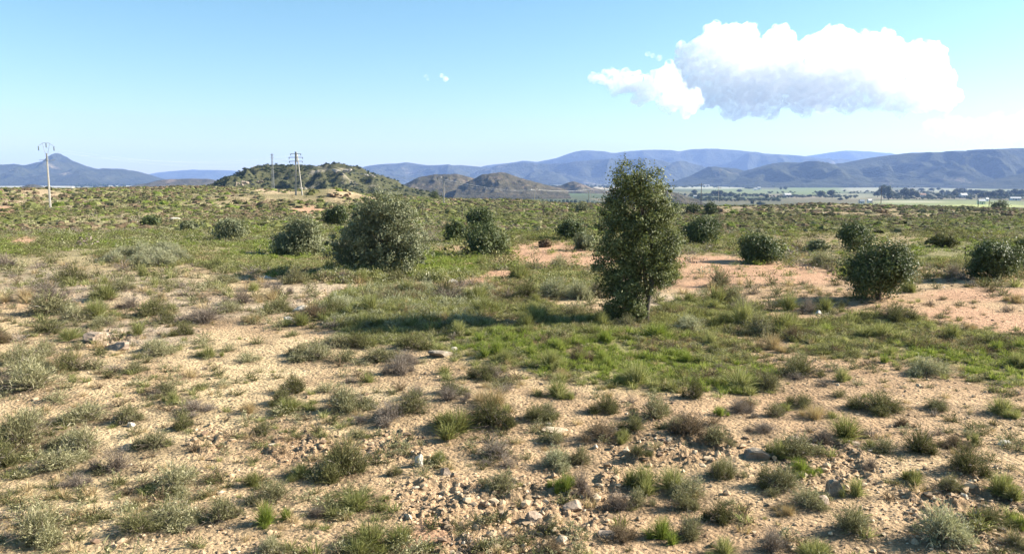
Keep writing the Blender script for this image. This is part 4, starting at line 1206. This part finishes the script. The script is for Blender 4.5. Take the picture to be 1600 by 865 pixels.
def box(name, c0, c1, w0, w1, mat, parent, d0=None, d1=None):
    """a square bar from c0 to c1, bevel-ended taper"""
    c0 = Vector(c0); c1 = Vector(c1); t = (c1 - c0).normalized()
    ref = Vector((0, 1, 0)) if abs(t.y) < .9 else Vector((1, 0, 0))
    s = t.cross(ref).normalized(); b = s.cross(t).normalized()
    d0 = d0 or w0; d1 = d1 or w1
    V = []
    for c, w, d in ((c0, w0, d0), (c1, w1, d1)):
        ch = min(w, d) * .18
        for x, y in ((-w / 2 + ch, -d / 2), (w / 2 - ch, -d / 2), (w / 2, -d / 2 + ch), (w / 2, d / 2 - ch), (w / 2 - ch, d / 2), (-w / 2 + ch, d / 2), (-w / 2, d / 2 - ch), (-w / 2, -d / 2 + ch)):
            V.append(c + s * x + b * y)
    V = np.array([v[:] for v in V])
    q = np.array([[i, (i + 1) % 8, 8 + (i + 1) % 8, 8 + i] for i in range(8)])
    cap = np.array([[0, 7, 6, 5, 4, 3, 2, 1], [8, 9, 10, 11, 12, 13, 14, 15]])
    return obj(name, mesh_np(name, V, [q, cap]), mat, parent)


def insulator(parent, p, down=True, L=.5):
    s = -1 if down else 1
    z = np.linspace(0, L, 13)
    r = np.where(np.arange(13) % 2 == 0, .035, .09)
    return obj('insulator', tubes_mesh('insulator', [(np.stack([np.full(13, p[0]), np.full(13, p[1]), p[2] + s * z], 1), r)], 8), INSUL, parent)


ends = {}


def vault_pole(key, px, py, top_py, label, mat, w=.30, arm=1.5, rot=0.0, lower=True, g=None, thick=1.0):
    g = ground_hit(px, py) if g is None else g
    s = g[1] / F; Hh = (py - top_py) * s
    root = obj('utility_pole', None, None, None, g, rot, label, 'utility pole', 'utility poles of the power line')
    box('shaft', (0, 0, -.5), (0, 0, Hh * .84), w, w * .6, mat, root)
    hb = Hh * .84
    box('pole_head', (0, 0, hb - .9), (0, 0, hb + .05), w * .85, w * .8, STEEL, root)
    if lower: box('crossarm', (-arm, w * .6, hb - .75), (arm, w * .6, hb - .75), .11 * thick, .11 * thick, STEEL, root)
    v = Hh * .16
    for sd in (-1, 1):
        box('vault_arm', (sd * .12, 0, hb), (sd * .45 * arm, 0, hb + v * .95), .10 * thick, .09 * thick, STEEL, root)
        box('vault_arm', (sd * .45 * arm, 0, hb + v * .95), (sd * arm, 0, hb + v * .70), .09 * thick, .08 * thick, STEEL, root)
    box('vault_arm', (-.45 * arm, 0.06, hb + v), (.45 * arm, 0.06, hb + v), .09 * thick, .09 * thick, STEEL, root)
    tips = []
    for p in ((-arm * .97, 0, hb + v * .68), (0, 0.06, hb + v * .96), (arm * .97, 0, hb + v * .68)):
        insulator(root, p, True, .5)
        q = Matrix.Rotation(rot, 3, 'Z') @ Vector((p[0], p[1], p[2] - .52))
        tips.append(Vector(g) + q)
    ends[key] = tips
    return root


def cable(a, b, sag, r, label, group):
    t = np.linspace(0, 1, 24)[:, None]
    P = np.array(a)[None] * (1 - t) + np.array(b)[None] * t; P[:, 2] -= 4 * sag * (t * (1 - t))[:, 0]
    c = P[0].copy()
    return obj('power_cable', tubes_mesh('power_cable', [(P - c, np.full(24, r))], 5), WIRE if r > .01 else WIRED, None, c, 0, label, 'power cable', group)


vault_pole('left', 79, 328, 225, 'pale concrete pole with a vaulted steel head on the grassy slope', CONC, .25, .82, .5, thick=.5)
vault_pole('mid', 693.5, 318, 276, 'white concrete pole with a forked head on the plain rim', CONC, .26, 1.3, .1, False)
vault_pole('rim', 835, 321, 293, 'short pale pole before the orchard', CONC, .34, 1.6, 0, False, at(835, 321, 330))
# A-frame pole
g = ground_hit(465, 305); s = g[1] / F; Hh = 66 * s
root = obj('utility_pole', None, None, None, g, 0, 'dark A-frame pole with two legs and three crossarms', 'utility pole', 'utility poles of the power line')
box('leg', (-.32, 0, -.5), (-.10, 0, Hh), .28, .20, CONCD, root)
box('leg', (.85, .1, -.5), (.12, .1, Hh * .96), .22, .18, CONC, root)
box('pole_head', (.0, -.14, Hh * .78), (.0, -.14, Hh * 1.01), .42, .38, STEEL, root)
tips = []
for k, (zz, aw) in enumerate(((.96, .95), (.88, 1.25), (.79, 1.2))):
    ca = box('crossarm', (-aw, -.36, Hh * zz), (aw, -.36, Hh * zz), .10, .10, STEEL, root)
    for sd in (-1, 1):
        insulator(ca, (sd * aw * .95, -.36, Hh * zz), True, .28)
        tips.append(Vector(g) + Vector((sd * aw * .95, -.36, Hh * zz - .3)))
ends['aframe'] = [tips[0], tips[2], tips[4]]
# lattice mast behind
g = at(427, 300, 300); g[2] = float(Hbase(g[0:1], g[1:2])[0]); Hh = at(427, 240, 300)[2] - g[2]
root = obj('lattice_mast', None, None, None, g, 0, 'thin grey lattice mast beside the dark A-frame pole', 'mast')
for sx, sy in ((-1, -1), (1, -1), (1, 1), (-1, 1)):
    box('leg', (sx * .42, sy * .42, -.5), (sx * .16, sy * .16, Hh), .10, .08, STEEL, root)
br = []
nb = 12
for k in range(nb):
    f0, f1 = k / nb, (k + 1) / nb
    w0, w1 = .42 - .26 * f0, .42 - .26 * f1
    for sd in (-1, 1):
        br.append((np.array([(-w0 * sd, -w0, f0 * Hh), (w1 * sd, -w1, f1 * Hh)]), np.array([.035, .035])))
        br.append((np.array([(w0, -w0 * sd, f0 * Hh), (w1, w1 * sd, f1 * Hh)]), np.array([.035, .035])))
obj('bracing', tubes_mesh('bracing', br, 4, False), STEEL, root)
box('crossarm', (-.7, 0, Hh * .97), (.7, 0, Hh * .97), .12, .12, STEEL, root)
box('crossarm', (-.7, 0, Hh * .90), (.7, 0, Hh * .90), .12, .12, STEEL, root)
ends['mast'] = [Vector(g) + Vector((x, 0, Hh * .9)) for x in (-.6, 0, .6)]
# H-frame pole on the rim of the orchard
g = at(921, 322, 400); Hh = at(921, 296.5, 400)[2] - g[2]
root = obj('utility_pole', None, None, None, g, 0, 'pale double pole standing in front of the orchard', 'utility pole', 'utility poles of the power line')
for sd in (-1, 1): box('leg', (sd * .55, 0, -2), (sd * .45, 0, Hh), .30, .22, CONC, root)
ca = box('crossarm', (-1.6, -.25, Hh * .96), (1.6, -.25, Hh * .96), .16, .16, STEEL, root)
for x in (-1.5, 0, 1.5): insulator(ca, (x, -.25, Hh * .97), False, .4)
ends['double'] = [Vector(g) + Vector((x, -.25, Hh * .97 + .4)) for x in (-1.5, 0, 1.5)]


def mast(px, py, top, depth, w, mat, label, name='utility_pole', cat='utility pole', arms=True):
    g = at(px, py, depth); g[2] = min(g[2], float(Hbase(g[0:1], g[1:2])[0]))
    Hh = at(px, top, depth)[2] - g[2]
    root = obj(name, None, None, None, g, 0, label, cat, 'posts along the valley rim')
    box('shaft', (0, 0, -.5), (0, 0, Hh), w, w * .65, mat, root)
    if arms:
        ca = box('crossarm', (-.9, -w * .6, Hh * .93), (.9, -w * .6, Hh * .93), .13, .13, STEEL, root)
        for x in (-.8, .8): insulator(ca, (x, -w * .6, Hh * .94), False, .3)
    else:
        box('post_cap', (0, 0, Hh), (0, 0, Hh + .06), w * .9, w * .9, STEEL, root)
    ends[label] = [Vector(g) + Vector((x, -w * .6, Hh * .93 + .35)) for x in (-.8, 0, .8)]


mast(1095, 326, 286, 300, .26, WOOD, 'dark wooden mast rising past the conical hill')
mast(1122, 326, 291, 310, .20, CONC, 'pale thin pole beside the dark wooden mast')
mast(1376, 326, 290, 260, .20, WOOD, 'tall thin dark pole before the valley trees')
mast(1342, 326, 312, 235, .20, WOOD, 'short dark post framing the white shed, first of two', 'fence_post', 'post', False)
mast(1362, 326, 312, 235, .20, WOOD, 'short dark post framing the white shed, second of two', 'fence_post', 'post', False)
mast(1528, 326, 312, 240, .20, WOOD, 'short dark post in front of the yellow-green shed', 'fence_post', 'post', False)
mast(1545, 326, 312, 240, .20, WOOD, 'short dark post between yellow-green shed and rim bush', 'fence_post', 'post', False)
mast(1177, 328, 312, 280, .22, WOOD, 'short dark post by the low valley-rim trees', 'fence_post', 'post', False)
mast(1150, 328, 314, 280, .16, CONC, 'thin pale post on the rim near the thin pole', 'fence_post', 'post', False)

for nm, a, b, sag, r in (('left pole to A-frame pole', 'left', 'aframe', 1.2, .006), ('forked pole to short pale pole', 'mid', 'rim', 1.2, .009), ('short pale pole to double pole', 'rim', 'double', .8, .02), ('double pole to dark mast', 'double', 'dark wooden mast rising past the conical hill', 1.5, .016), ('lattice mast to forked pole', 'mast', 'mid', 1.4, .012)):
    for k, w in enumerate(('first', 'second', 'third')):
        cable(ends[a][k], ends[b][k], sag, r, f'{w} cable of the span from {nm}', 'cables between the poles')

# ------------------------------------------------------------------ farm buildings in the valley
WHITE = plain_mat('white_wall', (.60, .58, .53), .8, .08, 1.5)
CREAM = plain_mat('cream_wall', (.62, .56, .45), .85, .12, 1.5)
ROOFT = plain_mat('tiled_roof', (.34, .20, .13), .85, .25, 2)
ROOFG = plain_mat('metal_roof', (.46, .44, .42), .7, .1, 2, 0)
LIME = plain_mat('pale_green_wall', (.62, .66, .34), .7, .1, 2)
DARKW = plain_mat('window_glass', (.03, .035, .04), .2, .2, 4)


def house(px, py, w, h, wall, roof, label, name='farmhouse', depth=None, g=None, cat='building', ridge=.38):
    g = valley_ground(px, py) if g is None else g
    s = g[1] / F; W_ = w * s; Hh = h * s; D_ = W_ * .6
    eh = Hh * (1 - ridge)
    root = obj(name, None, None, None, g, random.uniform(-.25, .25), label, cat, 'farm buildings in the valley')
    x, y = W_ / 2, D_ / 2
    V = np.array([(-x, -y, -1), (x, -y, -1), (x, y, -1), (-x, y, -1), (-x, -y, eh), (x, -y, eh), (x, y, eh), (-x, y, eh), (-x, 0, Hh * .97), (x, 0, Hh * .97)])
    obj('wall', mesh_np('wall', V, [np.array([[0, 1, 5, 4], [2, 3, 7, 6]]), np.array([[1, 2, 6, 9, 5], [3, 0, 4, 8, 7]])]), wall, root)
    e = .05 * W_; t = .03 * W_; f = (Hh * .97 - eh) / y
    RV = []
    for zz in (0.02, t):
        RV += [(-x - e, -y - e, eh - e * f + zz), (x + e, -y - e, eh - e * f + zz), (x + e, 0, Hh * .97 + zz), (-x - e, 0, Hh * .97 + zz), (x + e, y + e, eh - e * f + zz), (-x - e, y + e, eh - e * f + zz)]
    q = np.array([[6, 7, 8, 9], [9, 8, 10, 11], [1, 0, 3, 2], [2, 3, 5, 4], [0, 1, 7, 6], [5, 11, 10, 4], [1, 2, 8, 7], [2, 4, 10, 8], [3, 0, 6, 9], [5, 3, 9, 11]])
    obj('roof', mesh_np('roof', np.array(RV), q), roof, root)
    for k in (-1, 1):
        cx = k * x * .5
        box('window', (cx, -y - .04, eh * .45), (cx, -y - .04, eh * .8), W_ * .12, W_ * .12, DARKW, root, .1, .1)
    box('door', (0, -y - .04, -.2), (0, -y - .04, eh * .7), W_ * .14, W_ * .14, WOOD, root, .1, .1)
    return root


house(1441, 308, 9, 6, WHITE, ROOFT, 'white farmhouse among the dark valley trees')
house(1505, 309, 10, 7, WHITE, ROOFG, 'pale farmhouse with a light roof behind the field')
house(1586, 313, 14, 5, WHITE, ROOFG, 'low grey farm shed at the end of the field', 'farm_shed')
house(1230, 308, 10, 6, CREAM, ROOFG, 'pale hangar with a bright roof beyond the scrub', 'farm_shed')
house(1048, 314, 9, 6, WHITE, ROOFG, 'white shed showing just past the tall oak', 'farm_shed')
house(1061, 313, 7, 5, WHITE, ROOFT, 'second small white shed past the tall oak', 'farm_shed')
house(1086, 309, 5, 4, WHITE, ROOFG, 'small white hut under the dark mast', 'farm_hut')
house(1346, 318, 8, 6, WHITE, ROOFG, 'white shed seen between two short posts', 'farm_shed', g=valley_ground(1346, 318))
house(1359, 317, 7, 6, WHITE, ROOFG, 'second white shed by the short post', 'farm_shed', g=valley_ground(1359, 317))
house(1533, 319, 10, 8, LIME, ROOFG, 'yellow-green shed between two short posts', 'farm_shed')
house(1542, 314, 5, 5, WHITE, ROOFG, 'small white hut behind the yellow-green shed', 'farm_hut')
house(1180, 297, 5, 3, WHITE, ROOFG, 'tiny white house under the ridge, first', 'farmhouse')
house(1186, 296, 5, 4, WHITE, ROOFG, 'tiny white house under the ridge, second', 'farmhouse')
house(1103, 292, 9, 3, WHITE, ROOFG, 'long white greenhouse at the foot of the cone hill', 'greenhouse')
house(109, 296.5, 12, 5, WHITE, ROOFG, 'white building on the brow of the left slope', 'farmhouse', g=np.array([*at(109, 296.5, 330)[:2], at(109, 296.5, 330)[2]]))

# ------------------------------------------------------------------ sky, sun, haze, clouds
SUN_EL = math.radians(28)
SUN_AZ = math.radians(80)          # from +Y (view) towards +X (right)
sun_dir = Vector((math.sin(SUN_AZ) * math.cos(SUN_EL), math.cos(SUN_AZ) * math.cos(SUN_EL), math.sin(SUN_EL)))
ld = bpy.data.lights.new('sun', 'SUN'); ld.energy = 5.0; ld.angle = math.radians(.53); ld.color = (1.0, .93, .80)
so = bpy.data.objects.new('sun', ld); COL.objects.link(so)
so.rotation_euler = sun_dir.to_track_quat('Z', 'Y').to_euler()
w = bpy.data.worlds.new('World'); SC.world = w; w.use_nodes = True
nt = w.node_tree; nt.nodes.clear()
sk = nt.nodes.new('ShaderNodeTexSky'); sk.sky_type = 'NISHITA'; sk.sun_disc = False
sk.sun_elevation = SUN_EL; sk.sun_rotation = SUN_AZ; sk.altitude = 500; sk.air_density = 1.0; sk.dust_density = .6; sk.ozone_density = 1.2
bg = nt.nodes.new('ShaderNodeBackground'); bg.inputs[1].default_value = .057
hs = nt.nodes.new('ShaderNodeHueSaturation'); hs.inputs['Saturation'].default_value = 1.2; hs.inputs['Hue'].default_value = .480
ow = nt.nodes.new('ShaderNodeOutputWorld')
nt.links.new(sk.outputs[0], hs.inputs['Color']); nt.links.new(hs.outputs[0], bg.inputs[0]); nt.links.new(bg.outputs[0], ow.inputs[0])

HAZE_D = 8.2e-5


def haze():
    x0, x1, y0, y1, z0, z1 = -12000, 14000, -16000, 12400, -60, 430
    V = np.array([(x, y, z) for z in (z0, z1) for x, y in ((x0, y0), (x1, y0), (x1, y1), (x0, y1))], float)
    q = np.array([[3, 2, 1, 0], [4, 5, 6, 7], [0, 1, 5, 4], [1, 2, 6, 5], [2, 3, 7, 6], [3, 0, 4, 7]])
    m = bpy.data.materials.new('haze_air'); m.use_nodes = True; t = m.node_tree; t.nodes.clear()
    o = t.nodes.new('ShaderNodeOutputMaterial'); p = t.nodes.new('ShaderNodeVolumePrincipled')
    p.inputs['Color'].default_value = (.34, .515, 1.0, 1); p.inputs['Density'].default_value = HAZE_D; p.inputs['Anisotropy'].default_value = .1
    t.links.new(p.outputs[0], o.inputs['Volume'])
    ob = obj('haze', mesh_np('haze', V, q), m, kind='stuff')
    ob.display_type = 'WIRE'


haze()

CL_D = 9000.0
PXM = CL_D / F


def cloud(name, puffs, label, dens, voxel, nscale, thr, seed, depth=.9, disp=.5, CL_D=9000.0):
    """billows joined into one body, roughened, filled with a scattering volume"""
    V0, T0 = ico(2); PXM = CL_D / F
    Vs, Ts = [], []; o = 0
    r = np.random.default_rng(seed)
    for cx, cy, rr in puffs:
        c = at(cx, cy, CL_D); R_ = rr * PXM * 1.07
        c = c + [0, r.uniform(-.5, .5) * R_ * depth, 0]
        Vs.append(V0 * [R_, R_ * depth, R_ * .9] + c); Ts.append(T0 + o); o += len(V0)
        for k in range(int(4 + rr / 4)):     # cauliflower lumps
            d = norm(r.normal(size=3)); q = R_ * r.uniform(.22, .42)
            Vs.append(V0 * q + c + d * [R_, R_ * depth, R_ * .9] * .86); Ts.append(T0 + o); o += len(V0)
    me = mesh_np(name, np.vstack(Vs), np.vstack(Ts))
    tmp = bpy.data.objects.new('tmp', me); COL.objects.link(tmp)
    md = tmp.modifiers.new('r', 'REMESH'); md.mode = 'VOXEL'; md.voxel_size = voxel; md.adaptivity = 0
    dg = bpy.context.evaluated_depsgraph_get()
    me2 = bpy.data.meshes.new_from_object(tmp.evaluated_get(dg))
    bpy.data.objects.remove(tmp)
    n = len(me2.vertices)
    v = np.empty(n * 3, np.float32); me2.vertices.foreach_get('co', v); v = v.reshape(-1, 3).astype(float)
    nn = np.empty(n * 3, np.float32); me2.vertices.foreach_get('normal', nn); nn = nn.reshape(-1, 3)
    dsp = (vn3(v / 90, 1) - .5) * 90 + (vn3(v / 40, 2) - .5) * 46 + (vn3(v / 18, 5) - .5) * 22
    v = v + nn * (dsp * disp)[:, None]
    me2.vertices.foreach_set('co', v.astype(np.float32).ravel()); me2.update()
    m = bpy.data.materials.new(name + '_vapour'); m.use_nodes = True; t = m.node_tree; t.nodes.clear()
    ou = t.nodes.new('ShaderNodeOutputMaterial'); p = t.nodes.new('ShaderNodeVolumePrincipled')
    g = t.nodes.new('ShaderNodeNewGeometry'); nz = t.nodes.new('ShaderNodeTexNoise'); nz.inputs['Scale'].default_value = nscale; nz.inputs['Detail'].default_value = 8; nz.inputs['Roughness'].default_value = .6
    rp = t.nodes.new('ShaderNodeMapRange'); rp.inputs[1].default_value = thr; rp.inputs[2].default_value = thr + .26; rp.inputs[3].default_value = 0; rp.inputs[4].default_value = dens
    t.links.new(g.outputs['Position'], nz.inputs['Vector']); t.links.new(nz.outputs[0], rp.inputs[0]); t.links.new(rp.outputs[0], p.inputs['Density'])
    p.inputs['Color'].default_value = (1, 1, 1, 1); p.inputs['Anisotropy'].default_value = .2
    t.links.new(p.outputs[0], ou.inputs['Volume'])
    me2.materials.clear()
    return obj(name, me2, m, label=label, cat='cloud', group='clouds in the sky')


cloud('cloud', [(1130, 82, 44), (1100, 100, 40), (1082, 122, 30), (1150, 118, 55), (1200, 110, 55), (1190, 148, 36), (1250, 118, 52), (1308, 88, 44), (1300, 120, 52), (1350, 112, 50), (1400, 108, 45), (1438, 100, 36), (1452, 130, 38), (1400, 140, 36), (1330, 148, 30), (1260, 150, 30), (1160, 62, 26), (1122, 56, 22), (1215, 72, 28), (1300, 58, 18), (1365, 76, 26), (1462, 88, 14), (1472, 152, 22), (1110, 140, 30), (1070, 142, 18), (1205, 172, 14), (1380, 160, 18), (1440, 160, 20)], 'big white cumulus cloud with a blue-grey shaded base', .020, 11, .014, .42, 1, .9, .8)
cloud('cloud', [(955, 124, 15), (980, 131, 19), (1010, 138, 22), (1040, 126, 24), (1058, 150, 22), (1000, 150, 13), (1040, 166, 14), (1074, 172, 12), (928, 119, 9), (942, 122, 11), (1078, 156, 16), (965, 142, 10)], 'ragged smaller cloud trailing beside the big cumulus', .020, 8, .016, .40, 2, .9, .8, 7900.0)
cloud('cloud', [(690, 119, 5), (696, 123, 5)], 'tiny white cloudlet alone in the blue sky', .02, 6, .02, .38, 3, .9, .25)
cloud('cloud', [(665, 119, 4), (668, 124, 3)], 'faint wisp beside the tiny white cloudlet', .006, 6, .02, .40, 4, .9, .25)
cloud('cloud', [(1012, 84, 4), (1020, 87, 4), (1030, 90, 5)], 'small torn scrap off the big cumulus', .012, 6, .02, .40, 5, .9, .25, 8000.0)
cloud('cloud', [(1460, 200, 16), (1490, 195, 18), (1520, 200, 18), (1550, 195, 20), (1580, 200, 22), (1610, 195, 24), (1500, 215, 12), (1540, 215, 14), (1590, 218, 16), (1640, 205, 24)], 'pale low cloud bank above the right ridge', .0018, 20, .005, .36, 6, .9, .8, 14000.0)

# ------------------------------------------------------------------ render settings
SC.render.engine = 'CYCLES'
cy = SC.cycles
cy.use_denoising = True
cy.max_bounces = 8; cy.diffuse_bounces = 3; cy.glossy_bounces = 2; cy.transmission_bounces = 4; cy.transparent_max_bounces = 8; cy.volume_bounces = 8
cy.volume_step_rate = 2.0
cy.volume_max_steps = 256
cy.sample_clamp_indirect = 8
SC.view_settings.view_transform = 'Standard'
SC.view_settings.look = 'None'
SC.view_settings.exposure = 1.72
SC.view_settings.gamma = 1.0
